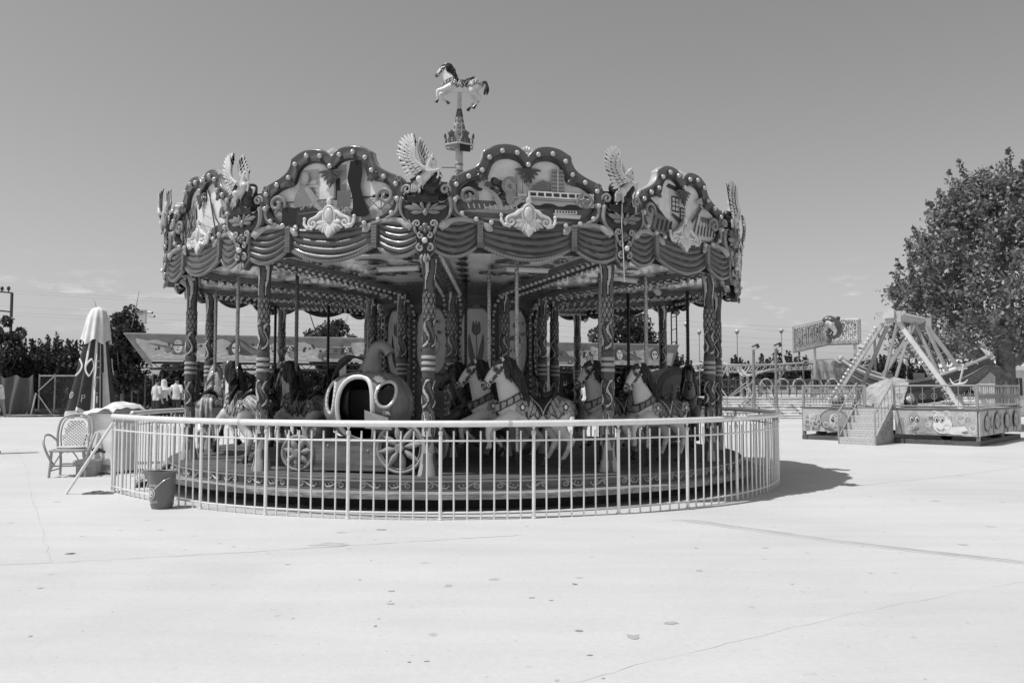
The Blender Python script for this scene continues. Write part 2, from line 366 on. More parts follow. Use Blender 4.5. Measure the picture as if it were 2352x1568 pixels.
mb = MB(); mb.lathe([(4.72, .26), (4.72, 0)], .015, 64); mb.lathe([(4.7, .19), (1, .19)], .02, 48)
mb.build('skirt', IRON, car)
# columns ---------------------------------------------------------------
def column_mesh():
    z0, z1 = .43, 3.34; nz, ns = 190, 40; H = z1-z0
    def prof(t):
        r = .078
        if t < .10: r = .085+.045*(1-t/.10)**1.6
        elif t < .43: r = .080
        elif t < .455: r = .088
        elif t < .535: r = .082+.016*abs(math.sin((t-.455)/.08*3*pi))
        elif t < .56: r = .088
        elif t > .88: r = .078+.035*((t-.88)/.12)**1.3
        return r
    S1 = crom([(.2, .57), (.85, .585), (1.1, .61), (.75, .635), (.4, .655), (.6, .68), (1.0, .69)], 6)
    S2 = crom([(.25, .30), (.75, .31), (1.05, .335), (.65, .36), (.35, .38), (.7, .41), (1.1, .42)], 6)
    V = np.zeros((nz+1, ns, 3)); Cc = []
    for i in range(nz+1):
        t = i/nz; row = []
        for k in range(ns):
            th = 2*pi*k/ns; r = prof(t); g = .2
            if t < .10:
                p = abs((th/(pi/2)) % 1-.5)*2; e = t/.10; d = p-(1-e)*.0-.85*e; g = .38 if p > .25+.3*e else .09; r += .008*(g > .2)
            elif t < .17:
                p = abs(((th+.4)/(pi/2)) % 1-.5)*2; g = .33 if p < 1-(t-.10)/.07 else .07; r += .006*(g > .2)
            elif t < .28:
                e = (t-.17)/.11; p = abs((th/(pi/3)+.15*math.sin(e*7)) % 1-.5)*2; g = .5 if p < .55*(1-e)+.05 else (.02 if p < .75*(1-e)+.2 else .16); r += .006*(g > .3)
            elif t < .43 or .56 <= t < .70:
                S = S1 if t > .5 else S2; q = (th/(pi/2)) % 1.0*1.4; sw = 1
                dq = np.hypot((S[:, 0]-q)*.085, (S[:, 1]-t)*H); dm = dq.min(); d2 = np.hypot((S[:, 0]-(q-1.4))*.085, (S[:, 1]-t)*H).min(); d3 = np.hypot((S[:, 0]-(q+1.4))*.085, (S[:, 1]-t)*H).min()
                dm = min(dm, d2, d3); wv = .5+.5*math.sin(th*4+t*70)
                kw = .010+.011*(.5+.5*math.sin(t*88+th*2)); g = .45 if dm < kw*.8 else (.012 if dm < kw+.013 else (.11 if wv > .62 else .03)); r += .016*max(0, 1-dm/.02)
            elif t < .455 or .535 <= t < .56: g = .07
            elif t < .535: g = .36 if abs(math.sin((t-.455)/.08*3*pi)) > .45 else .05
            elif t < .81:
                a = (th*4/pi+(t-.70)*H*7) % 1; b = (th*4/pi-(t-.70)*H*7) % 1; e = min(a, 1-a, b, 1-b); g = .02 if e < .14 else .16+.22*min(a, b); r += .010*min(e*4, 1)
            else:
                e = (t-.81)/.19; p = abs((th/(pi/2)+.13*math.sin(e*8)) % 1-.5)*2
                g = .58 if p < .02+.50*e else (.015 if p < .34+.42*e else .09); r += .007*(g > .3)
            V[i, k] = (r*math.cos(th), r*math.sin(th), z0+t*H)
            if i < nz: row.append(g)
        Cc += row
    mb = MB(); mb.grid(V, Cc, True); mb.sph((0, 0, z0+.01), (.14, .14, .03), .12, 16, 5)
    mb.lathe([(.12, z1), (.14, z1+.005), (.14, z1+.06), (.0, z1+.06)], .1, 24)
    return mb
c0 = column_mesh().build('column', GLOSS, car, (*pol(4.75, A0), 0)); c0.rotation_euler.z = R(20)
for k in range(1, 24):
    c = c0.copy(); scene.collection.objects.link(c); c.parent = car
    a = A0+30*k; r = 4.75 if k < 12 else 1.74
    c.location = [x*U for x in (*pol(r, a), 0)]; c.rotation_euler.z = R(20+a)
# cornice panels ----------------------------------------------------------
OUT = [(0, 4.585), (.05, 4.64), (.15, 4.70), (.31, 4.72), (.46, 4.695), (.58, 4.635), (.625, 4.605), (.64, 4.53), (.70, 4.43), (.82, 4.35), (.98, 4.28), (1.06, 4.24), (1.10, 4.15), (1.09, 4.0), (1.09, 3.88), (1.05, 3.78), (.95, 3.71), (.75, 3.66), (.5, 3.62), (.25, 3.6), (0, 3.59)]
INN = [(0, 4.33), (.05, 4.42), (.14, 4.5), (.28, 4.53), (.41, 4.50), (.49, 4.43), (.53, 4.34), (.56, 4.27), (.64, 4.23), (.76, 4.2), (.87, 4.14), (.93, 4.07), (.95, 4.0), (.95, 3.94), (.92, 3.87), (.85, 3.80), (.74, 3.75), (.6, 3.72), (.42, 3.7), (.22, 3.69), (0, 3.68)]
def full(P): P = crom(P, 4)*[.95, 1]; return np.concatenate([P, (P*[-1, 1])[-2:0:-1]])
OUTL, INNL = full(OUT), full(INN)
SEC = [(0, -.05, .30), (0, .045, .42), (.06, .068, .20), (.13, .075, .07), (.32, .06, .105), (.7, .055, .11), (.86, .07, .05), (.95, .072, .04), (1, .05, .03), (1, -.01, .03)]
def panel_frame():
    mb = MB(); n = len(OUTL)
    V = np.array([[(p[0], -w_, p[1]) for p in OUTL*(1-s)+INNL*s] for s, w_, g in SEC])
    c = [SEC[i+1][2] for i in range(len(SEC)-1) for k in range(n)]
    mb.grid(V, c, True)
    f = mb.f; mb.f = [q[::-1] for q in f]
    L = OUTL*.985+np.array([0, 4.15])*.015
    mb.prism([tuple(p) for p in L[::3]], -.05, -.044, .05)
    # side walls of the canopy behind the panel
    mb.box(0, .09, 3.75, 2.64, .05, .9, .06)
    for s in (-1, 1):
        for (u, v, r0, tr, g) in ((.79, 4.0, .125, .030, .24), (1.085, 4.07, .07, .022, .32), (.97, 4.215, .05, .014, .2)):
            mb.tube(spiral(s*u, v, r0, 1.25, 200 if s > 0 else -20, -s, .065, .15, 30), np.linspace(tr*.75, tr*1.1, 30), g, 8)
        mb.tube(crom([(s*.92, 3.99), (s*.97, 3.9), (s*.93, 3.79), (s*.8, 3.72)], 5) @ np.array([[1, 0, 0], [0, 0, 1]])+np.array([0, -.07, 0]), np.linspace(.03, .016, 16), .26, 8)
        for j in range(6):   # dark acanthus sprays over the picture's top corners
            a = R(150+j*34); mb.leaf((s*.585, -.07, 4.30), (s*(.585-.10*math.sin(a)), -.075, 4.30+.10*math.cos(a)), .026, .014, .07)
        for j in range(4):
            mb.leaf((s*.0, -.07, 4.40), (s*(.05+.045*j), -.075, 4.20+.06*j), .022, .014, .07)
        # leafy scroll along the bottom edge
        mb.tube(crom([(s*.50, 3.60), (s*.60, 3.66), (s*.74, 3.69), (s*.9, 3.70), (s*1.02, 3.66), (s*1.1, 3.6), (s*1.14, 3.56)], 5) @ np.array([[1, 0, 0], [0, 0, 1]])+np.array([0, -.06, 0]),
                np.concatenate([np.linspace(.012, .035, 16), np.linspace(.035, .03, 15)]), .30, 8, .6, (0, 1, 0))
        mb.leaf((s*.97, -.07, 3.70), (s*1.17, -.09, 3.585), .06, .03, .36)
        mb.leaf((s*.60, -.06, 3.67), (s*.47, -.08, 3.56), .05, .025, .32)
        for j in range(4): mb.leaf((s*(1.02+.03*j), -.05, 3.73+.035*j), (s*(1.09+.03*j), -.07, 3.70+.045*j), .026, .018, .5)
        for k in range(5): mb.sph((s*(1.01+.012*k), -.06, 3.85+.055*k), (.013, .01, .02), .3, 6, 4)
    mb.leaf((0, -.075, 4.36), (0, -.085, 4.16), .035, .02, .06); mb.sph((0, -.09, 4.2), (.018, .014, .03), .2, 8, 5)
    return mb
def pic_back(mb):
    L = OUTL*.35+INNL*.65; a = Art(mb, .004); a.poly([tuple(p) for p in L[::-2]], .68); return a
def pic_bridge():
    mb = MB(); a = pic_back(mb)
    a.rect(-.93, 3.74, .9, 3.97, .16)
    for i in range(34): a.ell(rng.uniform(-.93, -.15), rng.uniform(4.0, 4.3), .05, .04, rng.uniform(.02, .12), 7)
    for i, (u, h) in enumerate(((-.3, .12), (-.22, .2), (-.14, .3), (-.06, .24))): a.rect(u, 4.0, u+.07, 4.0+h+.05, .3+.05*i)
    a.poly([(.08, 4.1), (.30, 4.1), (.30, 4.24), (.2, 4.27), (.06, 4.18)], .16)
    a.rect(.32, 4.06, .50, 4.42, .26)
    for j in range(6): a.rect(.33, 4.12+.05*j, .49, 4.13+.05*j, .08)
    a.rect(.40, 4.06, .415, 4.44, .5)
    a.rect(-.2, 3.93, .93, 4.03, .42); a.rect(-.2, 3.99, .93, 4.005, .2)
    for u in (.0, .3, .62): a.poly([(u+.13*math.cos(t)-.02, 3.90+.06*math.sin(t)) for t in np.linspace(0, pi, 12)], .03)
    a.rect(-.14, 4.035, -.02, 4.075, .5); a.rect(.0, 4.03, .9, 4.115, .8)
    for j in range(8): a.rect(.03+.105*j, 4.05, .11+.105*j, 4.095, .05)
    a.line([(-.05, 4.02), (.93, 4.02)], .008, .15)
    a.poly([(.33, 3.83), (.72, 3.82), (.7, 3.77), (.37, 3.775)], .5); a.rect(.36, 3.83, .66, 3.875, .62)
    for j in range(7): a.rect(.38+.039*j, 3.84, .405+.039*j, 3.868, .06)
    for j in range(6): a.line([(-.9+.1*j, 3.80+.012*j), (-.2+.08*j, 3.80+.012*j)], .006, .42)
    # leaping fish fountain
    a.poly(list(map(tuple, crom([(-.66, 4.12), (-.5, 4.05), (-.42, 3.9), (-.34, 3.86), (-.36, 3.95), (-.47, 4.08), (-.66, 4.15)], 4))), .30)
    a.poly(list(map(tuple, crom([(-.42, 3.9), (-.58, 3.86), (-.48, 3.84), (-.28, 3.84), (-.12, 3.93), (-.1, 4.02), (-.2, 3.93), (-.34, 3.88)], 4))), .34)
    a.ring(-.24, 4.16, .10, .04, .2, 20, 330); a.ring(-.25, 4.15, .05, .03, .28, 0, 300); a.ell(-.25, 4.0, .05, .09, .24)
    for i in range(10): a.line([(-.8+.07*i, 3.9), (-.78+.07*i, 3.84)], .012, .5)
    return mb
def pic_park():
    mb = MB(); a = pic_back(mb)
    a.rect(-.96, 3.72, .93, 3.86, .42); a.rect(-.5, 4.0, -.2, 4.45, .42); a.rect(.02, 4.0, .2, 4.48, .3)
    for j in range(5): a.rect(-.48, 4.08+.06*j, -.22, 4.09+.06*j, .3)
    a.rect(.05, 3.98, .11, 4.3, .03); a.rect(-.9, 4.02, .92, 4.035, .04)
    for i in range(9):
        u = -.88+.2*i; a.line([(u, 3.85), (u+.18, 4.02)], .009, .04); a.line([(u, 4.02), (u+.18, 3.85)], .009, .04); a.line([(u, 3.84), (u, 4.03)], .012, .04)
    a.ell(.55, 3.95, .04, .05, .2); a.rect(.6, 4.0, .82, 4.04, .02)
    for i in range(7): a.line([(.45, 3.72+.02*i), (.92, 3.75+.02*i)], .005, .18)
    a.poly([(-.72, 3.72), (-.72, 3.95), (-.45, 3.95), (-.42, 3.72)], .02)
    a.poly([(-.5, 3.70), (-.5, 3.9), (-.12, 3.93), (.06, 3.85), (.06, 3.70)], .035)
    a.line([(-.47, 3.85), (.0, 3.88)], .008, .22)
    a.poly(list(map(tuple, crom([(-.55, 3.93), (-.52, 4.1), (-.42, 4.22), (-.3, 4.2), (-.24, 4.05), (-.1, 3.98), (-.02, 3.86), (-.1, 3.84), (-.25, 3.93), (-.4, 3.95)], 4))), .2)
    a.ell(-.38, 4.32, .06, .085, .24); a.ell(-.37, 4.32, .035, .055, .3); a.line([(-.36, 4.2), (-.2, 3.95), (-.08, 3.84)], .06, .3)
    a.line([(-.3, 4.15), (-.2, 4.02), (-.3, 3.95)], .05, .26)
    a.poly([(.0, 3.86), (.02, 4.0), (.16, 4.0), (.14, 3.86)], .26); a.rect(.1, 3.9, .3, 4.12, .13)
    a.poly(list(map(tuple, crom([(.29, 4.5), (.27, 4.4), (.25, 4.26), (.30, 4.1), (.34, 3.9), (.30, 3.8), (.45, 3.76), (.56, 3.79), (.50, 3.95), (.44, 4.15), (.46, 4.3), (.45, 4.5)], 4))), .006)
    return mb
def pic_houses():
    mb = MB(); a = pic_back(mb)
    a.poly([(-.5, 3.75), (-.95, 3.75), (-.85, 4.1), (-.5, 4.15)], .38)
    a.poly([(-.6, 4.15), (-.7, 4.2), (-.95, 4.1), (-.2, 3.8), (-.18, 3.86)], .03)
    a.poly([(-.2, 3.75), (-.28, 4.42), (.05, 4.38), (.12, 3.9), (.05, 3.75)], .55); a.poly([(-.33, 4.42), (-.28, 4.48), (.1, 4.44), (.08, 4.37)], .04)
    def win(u, v, w_, h, nx, nz):
        a.rect(u-.015, v-.015, u+w_+.015, v+h+.015, .03)
        for i in range(nx):
            for k in range(nz): a.rect(u+i*w_/nx+.008, v+k*h/nz+.008, u+(i+1)*w_/nx-.008, v+(k+1)*h/nz-.008, .5)
    win(-.2, 4.1, .16, .2, 2, 3); win(.0, 4.0, .1, .16, 2, 3)
    a.poly([(-.22, 4.06), (.0, 4.0), (.1, 3.9), (.1, 3.87), (-.22, 4.02)], .05)
    a.poly([(-.7, 3.75), (-.6, 4.02), (-.3, 3.95), (-.25, 3.75)], .16)
    for j in range(4): a.poly([(-.62+.1*j, 3.78), (-.57+.1*j, 3.93), (-.52+.1*j, 3.93), (-.57+.1*j, 3.78)], .03)
    a.poly([(.5, 4.3), (.28, 3.75), (.9, 3.75), (.8, 4.15)], .5)
    for j in range(5): a.line([(.3+.09*j, 3.8), (.42+.07*j, 4.1)], .01, .06)
    for j in range(6): a.poly([(.38+.08*j, 3.82), (.42+.08*j, 3.96), (.45+.08*j, 3.96), (.41+.08*j, 3.82)], .05)
    for j in range(4): a.rect(.5+.07*j, 4.02, .54+.07*j, 4.1, .08)
    a.poly([(.2, 4.0), (.45, 4.24), (.5, 4.22), (.24, 3.96)], .08); a.poly([(.3, 4.28), (.5, 4.4), (.52, 4.28)], .35)
    a.poly([(-.1, 3.72), (.0, 3.9), (.3, 3.72)], .3)
    return mb
def pic_tower():
    mb = MB(); a = pic_back(mb)
    for i in range(22): a.line([(rng.uniform(-.9, -.2), 3.75), (rng.uniform(-.8, -.25), rng.uniform(4.1, 4.4))], rng.uniform(.01, .05), rng.uniform(.05, .3))
    a.poly([(-.05, 3.76), (.02, 4.38), (.12, 4.46), (.2, 4.36), (.42, 3.8)], .6); a.line([(.02, 3.95), (.35, 3.85)], .008, .2); a.line([(.03, 4.1), (.3, 4.0)], .006, .3)
    a.line([(.1, 4.45), (.13, 4.33), (.1, 4.27)], .04, .03)
    a.line([(.25, 4.3), (.45, 3.98), (.6, 3.86)], .03, .06); a.ell(.6, 3.82, .3, .06, .16, 14); a.ell(.48, 3.8, .05, .07, .02)
    for i in range(8): a.line([(.2+.08*i, 3.76), (.3+.08*i, 3.86)], .012, .05)
    return mb
def swag(u0, u1, vt, vm, sag, nf, g=.09):
    """hanging pleated drape between two ties, with a ribbed fringe below"""
    mb = MB(); nu, nv = 22, 40; V = np.zeros((nv+1, nu+1, 3)); W = np.zeros((4, nu+1, 3))
    for j in range(nu+1):
        x = j/nu; s = 4*x*(1-x); u = u0+(u1-u0)*x
        for i in range(nv+1):
            t = i/nv; tt = t**(1+.25*(1-s)); z = vt-(vt-vm)*tt-sag*s*(.25+.75*t)
            wv = .02+.05*s*(.4+.6*t)+(.040*(.25+.75*s**.7))*(abs(math.sin(t*nf*pi+.25*math.sin(x*9+nf)))**.75-.3)
            V[i, j] = (u, -wv, z)
        zb = V[nv, j, 2]; w_ = .03+.035*s
        for i, (dz, dw) in enumerate(((0, .01), (-.01, .02), (-.045, .012), (-.05, -.02))): W[i, j] = (u, -w_-dw, zb+dz)
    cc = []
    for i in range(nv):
        for j in range(nu): q = abs(math.sin((i+.5)/nv*nf*pi+.25*math.sin(j/nu*9+nf))); cc.append(g*(.8+.45*q))  # fold shading airbrushed into the colour: creases darker, ridges lighter
    mb.grid(V[:, ::-1], cc); W2 = np.repeat(W, 2, 1)[:, :-1]
    nu2 = 60; X = np.linspace(0, nu, nu2+1); Wf = np.zeros((4, nu2+1, 3))
    for i in range(4):
        for k in range(3): Wf[i, :, k] = np.interp(X, np.arange(nu+1), W[i, :, k])
    mb.grid(Wf[:, ::-1], [(.24 if k % 2 else .16) for i in range(3) for k in range(nu2)])
    B = V.copy(); B[:, :, 1] += .05; mb.grid(B, g*.35); return mb
def gilt():
    mb = MB(); g = .62
    B = crom([(0, 3.99), (.06, 3.93), (.13, 3.86), (.22, 3.80), (.31, 3.76), (.34, 3.70), (.28, 3.645), (.20, 3.65), (.15, 3.60), (.09, 3.58), (.05, 3.53), (0, 3.51)], 3); B = np.concatenate([B, (B*[-1, 1])[-2:0:-1]]); cB = np.array([0, 3.74])
    mb.grid(np.array([[(q[0], -w_, q[1]) for q in cB+(B-cB)*s_] for s_, w_ in ((1, .05), (.97, .085), (.7, .10), (0, .105))])[:, ::-1], .34, True)
    mb.sph((0, -.11, 3.80), (.065, .035, .10), .5, 14, 8); mb.tube([(.085*math.cos(t), -.10, 3.80+.125*math.sin(t)) for t in np.linspace(0, 2*pi, 24, endpoint=False)], .016, g, 6, closed=True)
    mb.leaf((0, -.09, 3.90), (0, -.11, 4.03), .04, .025, g)
    for s in (-1, 1):
        mb.tube(spiral(s*.235, 3.70, .07, 1.4, 90, -s, .10, .12, 26), np.linspace(.02, .013, 26), g, 8)
        mb.tube([(s*.07, -.09, 3.86), (s*.13, -.1, 3.83), (s*.17, -.1, 3.79), (s*.235, -.1, 3.77)], [.02, .03, .028, .02], g, 8)
        mb.tube([(s*.36, -.09, 3.76), (s*.36, -.1, 3.70), (s*.32, -.1, 3.645), (s*.24, -.1, 3.625)], [.018, .022, .022, .015], g, 8); mb.sph((s*.36, -.09, 3.77), .026, g, 8, 5)
        for j in range(4): mb.leaf((s*.03, -.10, 3.72), (s*(.045+.045*j), -.11, 3.55+.028*j*j/1.6), .026, .022, g)
        mb.leaf((s*.04, -.1, 3.73), (s*.2, -.1, 3.62), .022, .02, g)
    mb.leaf((0, -.10, 3.70), (0, -.115, 3.50), .05, .03, g); return mb
def shellfan():
    mb = MB()
    for j in range(-3, 4):
        a = R(j*22); mb.leaf((0, -.0, 4.60), (.115*math.sin(a), -.01, 4.61+.11*math.cos(a)), .022, .03, .55)
    mb.sph((0, -.02, 4.60), (.05, .03, .03), .5, 10, 5); return mb
def bulb_at(mb, p, n, s=1.0, rb=.034):
    p = np.array(p); n = np.array(n, float)
    mb.tube([p, p+n*.022*s], rb*.85*s, .12, 8); mb.sph(p+n*.044*s, rb*s, .62, 10, 7)
def bulb_sites():
    L = OUTL*.47+INNL*.53; d = np.r_[0, np.cumsum(np.linalg.norm(np.diff(L, axis=0), axis=1))]; out = []
    for s in np.linspace(0, d[-1], 25, endpoint=False): out.append((np.interp(s, d, L[:, 0]), -.05, np.interp(s, d, L[:, 1])))
    return out
fr0 = panel_frame(); pics = [pic_tower(), pic_park(), pic_bridge(), pic_houses()]
fr = fr0.build('cornice_panel', GLOSS, car); fr_me = fr.data; rest = MB()
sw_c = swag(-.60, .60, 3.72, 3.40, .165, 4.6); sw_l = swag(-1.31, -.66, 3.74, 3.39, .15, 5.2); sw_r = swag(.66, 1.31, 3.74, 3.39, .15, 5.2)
tie = MB(); tie.box(0, -.045, 3.53, .07, .05, .34, .2); tie.box(0, -.055, 3.37, .085, .06, .05, .12)
for j in range(7): tie.tube([(-.036, -.072, 3.42+.04*j), (.036, -.072, 3.43+.04*j)], .009, .2, 5)
gi = gilt(); fan = shellfan(); bb = MB(); bulb_at(bb, (0, 0, 0), (0, -1, 0)); bsites = bulb_sites()
cache = {}
def sub(name, mbx, m, par, loc=(0, 0, 0)):
    if name not in cache or cache[name][0] is not mbx:
        o = mbx.build(name, m, par, loc); cache[name] = (mbx, o.data); return o
    return link(name, cache[name][1], par, loc)
AP = 5.1*math.cos(R(15))
for k in range(12):
    a = A0+15+30*k; a = (a+180) % 360-180
    pl = fr if k == 0 else link('cornice_panel', fr_me, car)
    pl.location = [x*U for x in (*pol(AP, a), 0)]; pl.rotation_euler.z = R(a)
    front = abs(a-14) < 65; near = abs(a-14) < 100
    if near:
        i = min(max(round((a+46.6)/30), 0), 3); pics[i].build('picture', PICTURE, pl, smooth=False)
        sub('shell_ornament', fan, GLOSS, pl); sub('gilt_ornament', gi, GLOSS, pl)
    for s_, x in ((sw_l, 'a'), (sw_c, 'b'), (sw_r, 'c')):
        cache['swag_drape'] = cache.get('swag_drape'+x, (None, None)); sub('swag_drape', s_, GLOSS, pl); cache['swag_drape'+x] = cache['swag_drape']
    for s in (-1, 1): sub('swag_tie', tie, GLOSS, pl, (s*.63, 0, 0))
    if -50 < a < 50:
        for j, p in enumerate(bsites): sub('lamp_bulb', bb, GLASSY, pl, p)
    elif near:
        rest.M = T(*pol(AP, a), 0, rz=a)
        for p in bsites: bulb_at(rest, p, (0, -1, 0))
# corner shields with the pegasus statues ---------------------------------
def shield():
    H = [(0, 3.92), (.05, 3.945), (.11, 3.995), (.15, 3.94), (.22, 3.92), (.28, 3.94), (.32, 3.985), (.345, 3.88), (.335, 3.78), (.29, 3.70), (.2, 3.63), (.14, 3.58), (.125, 3.5), (.13, 3.44), (.115, 3.40), (.135, 3.33), (.12, 3.27), (.07, 3.22), (.03, 3.17), (0, 3.15)]
    mb = MB(); P = crom(H, 4); L = np.concatenate([P, (P*[-1, 1])[-2:0:-1]]); n = len(L)
    c = np.array([0, 3.66]); V = []
    for s, w_ in ((1, -.06), (1, .04), (.95, .075), (.88, .07), (.80, .05), (.4, .06), (.0, .065)):
        Q = L.copy(); Q[:, 0] *= s; Q[:, 1] = np.where(L[:, 1] > 3.6, c[1]+(L[:, 1]-c[1])*s, L[:, 1]*1.0)
        V.append([(q[0], -w_, q[1]) for q in Q])
    g = [.10, .28, .26, .04, .035, .035]
    mb.grid(np.array(V)[:, ::-1], [g[i] for i in range(6) for k in range(n)], True)
    for s in (-1, 1):
        for (x0, z0, x1, z1, wd) in ((.03, 3.80, .27, 3.84, .035), (.03, 3.78, .17, 3.885, .03), (.02, 3.77, .19, 3.765, .028), (.02, 3.8, .06, 3.9, .026)):
            mb.leaf((s*x0, -.075, z0), (s*x1, -.085, z1), wd, .03, .2)
        mb.tube(spiral(s*.105, 3.62, .048, 1.3, 200 if s < 0 else -20, s, .09, .15, 20), np.linspace(.014, .010, 20), .36, 7)
        mb.tube([(s*.14, -.08, 3.60), (s*.125, -.085, 3.53), (s*.1, -.08, 3.49)], [.018, .02, .01], .26, 7)
        mb.tube(spiral(s*.055, 3.47, .042, 1.2, 100, -s, .09, .15, 18), np.linspace(.015, .01, 18), .34, 7)
        mb.tube(spiral(s*.06, 3.315, .05, 1.2, 100, -s, .09, .15, 18), np.linspace(.017, .011, 18), .34, 7)
        mb.leaf((s*.03, -.08, 3.24), (s*.06, -.09, 3.16), .025, .02, .3)
    for x, z, r in ((0, 3.59, .045), (-.05, 3.56, .035), (.05, 3.56, .035), (0, 3.53, .03)): mb.sph((x, -.085, z), (r, .03, r), .14, 9, 6)
    mb.leaf((0, -.08, 3.82), (0, -.09, 3.72), .035, .03, .22); mb.leaf((0, -.085, 3.24), (0, -.09, 3.12), .03, .025, .34)
    bulb_at(mb, (0, -.075, 3.405), (0, -1, 0), 1.1)
    mb.box(0, .07, 3.55, .3, .1, .7, .05)
    return mb
def X(px, py): return ((px-340)*.00108, 3.96+(810-py)*.00108)
def pegasus_body():
    mb = MB()
    def tb(pts, rs, y=0, y2=None, **k):
        y2 = y if y2 is None else y2
        P = [(*X(*p)[:1], y+(y2-y)*i/(len(pts)-1), X(*p)[1]) for i, p in enumerate(pts)]
        mb.tube(P, rs, 1, 10)
        for p, r in ((P[0], rs[0]), (P[-1], rs[-1])): mb.sph(p, r*.98, 1, 10, 6)
    tb([(325, 610), (360, 590), (400, 550), (435, 505)], [.055, .066, .064, .06])
    tb([(418, 505), (425, 435), (440, 385), (468, 345)], [.058, .046, .038, .031])
    tb([(462, 348), (492, 392), (508, 445)], [.036, .030, .019])
    for dy, (kx, ky, hx, hy) in ((-.035, (553, 492, 540, 575)), (.035, (590, 556, 560, 628))):
        tb([(438, 525), (500, 512 if dy < 0 else 540), (kx, ky)], [.032, .023, .018], dy); tb([(kx, ky), (hx, hy)], [.017, .013], dy)
        tb([(hx, hy), (hx-8, hy+18)], [.014, .017], dy)
    for dy, dx in ((-.04, 0), (.035, 75)):
        tb([(325, 610), (345+dx*.3, 660), (318+dx*.5, 690)], [.052, .032, .019], dy); tb([(318+dx*.5, 690), (330+dx*.6, 745)], [.017, .013], dy); tb([(330+dx*.6, 745), (318+dx*.6, 768)], [.014, .018], dy)
    mb.leaf((X(470, 342)[0], -.018, X(470, 342)[1]), (X(476, 298)[0], -.022, X(476, 298)[1]), .014, .014, 1)
    mb.leaf((X(462, 342)[0], .018, X(462, 342)[1]), (X(468, 298)[0], .022, X(468, 298)[1]), .014, .014, 1)
    V, F, N = remesh(mb, .011, 3)
    ex = np.array([X(482, 375)[0], 0, X(482, 375)[1]]); d = np.hypot(V[:, 0]-ex[0], V[:, 2]-ex[2])
    g = np.where(d < .012, .02, .55); g = np.where((V[:, 2] < 4.01) | ((V[:, 0] > .2) & (V[:, 2] < 4.17)), .2, g)
    return V, F, g
def wing(sgn, y0):
    mb = MB(); mb.M = T(-.05, -.16, 0); lead = crom([(395, 495), (330, 450), (285, 400), (268, 330), (272, 250), (250, 110)], 8) if sgn < 0 else crom([(400, 470), (360, 400), (320, 310), (300, 230), (310, 120)], 8)
    lead = np.array([X(*p) for p in lead]); n = len(lead)
    tips = crom([(180, 605), (140, 540), (105, 460), (62, 350), (50, 280), (65, 180), (100, 110), (165, 70), (235, 65)], 5) if sgn < 0 else crom([(430, 280), (400, 230), (370, 160), (330, 90), (310, 75)], 5)
    tips = np.array([X(*p) for p in tips])
    rows = ((1.0, 14, .025, .6), (.66, 13, .021, .5), (.38, 14, .015, .55)) if sgn < 0 else ((1.0, 8, .018, .55), (.6, 7, .017, .5), (.33, 8, .013, .5))
    for row, (f, cnt, wd, g) in enumerate(rows):
        for i in range(cnt):
            t = (i+.5*(row % 2))/(cnt-.5); p = lead[min(int((.06+.8*t)*n), n-1)]; q = tips[min(int(t*len(tips)), len(tips)-1)]; q = p+(q-p)*f
            yy = y0-.018*row; a = np.array((p[0], yy, p[1])); b = np.array((q[0], yy+.03*f, q[1])); m = b-a
            mb.tube([a, a+m*.25, a+m*.5, a+m*.72, a+m*.88, b], [wd*.5, wd*.7, wd*.95, wd, wd*.7, wd*.05], g, 6, .4, (0, 1, 0))
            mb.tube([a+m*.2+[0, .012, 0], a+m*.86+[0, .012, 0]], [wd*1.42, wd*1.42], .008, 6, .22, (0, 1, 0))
    mb.tube([(p[0], y0-.03, p[1]) for p in lead], np.linspace(.026, .007, n), .55, 8); return mb
sh0 = shield(); pv, pf_, pg = pegasus_body(); rock = MB()
for i in range(34): rock.sph((rng.uniform(-.10, .20), rng.uniform(.02, .1), 3.95+rng.random()**1.1*.30), rng.uniform(.045, .08), 1, 8, 6)
rock.box(.02, .05, 3.93, .4, .14, .1, 1)
rv, rf, rn = remesh(rock, .02, 1)
hair = MB(); hair.M = T(-.05, -.16, 0)
for i in range(7):
    x, z = X(235+14*i, 640); hair.tube([(x+.04, .01, z+.02), (x, -.01, z-.03), (x+.012*math.sin(i), -.015, z-.08), (x-.015-.006*i, -.01, z-.125)], [.016, .014, .013, .004], .45, 6)
tail_ = hair; hair = MB(); hair.M = tail_.M
for i in range(8):
    p = np.array(X(478-9*i, 345+10*i)); hair.tube([(p[0], -.01, p[1]), (p[0]-.03, -.02, p[1]+.012), (p[0]-.06, -.02, p[1]-.012)], [.012, .013, .004], .5, 6)
w1, w2 = wing(-1, -.055), wing(1, .05)
pv = pv+[-.05, -.16, 0]; rv = rv+[-.05, -.13, 0]
def place(o, a, r): o.location = [x*U for x in (*pol(r, a), 0)]; o.rotation_euler.z = R(a); return o
sh = sh0.build('shield_crest', GLOSS, car); pb = skin_obj('pegasus_statue', pv, pf_, pg, GLOSS, car)
pr = skin_obj('rock_base', rv, rf, np.full(len(rv), .02), GLOSS, pb); ph = hair.build('mane', GLOSS, pb); tail_.build('tail', GLOSS, pb); pw1 = w1.build('wing', GLOSS, pb); pw2 = w2.build('wing', GLOSS, pb)
pb['label'] = 'winged horse statue rearing on a dark rock above the cornice'
for k in range(12):
    a = A0+30*k; aa = (a+180) % 360-180
    if k == 0: s1, p1 = sh, pb
    else:
        s1 = sh.copy(); scene.collection.objects.link(s1); s1.parent = car
        if abs(aa) > 130: p1 = None
        else:
            p1 = pb.copy(); scene.collection.objects.link(p1); p1.parent = car
            for ch in list(pb.children): q = ch.copy(); scene.collection.objects.link(q); q.parent = p1
    place(s1, a, 5.08)
    if p1: place(p1, a, 5.02)
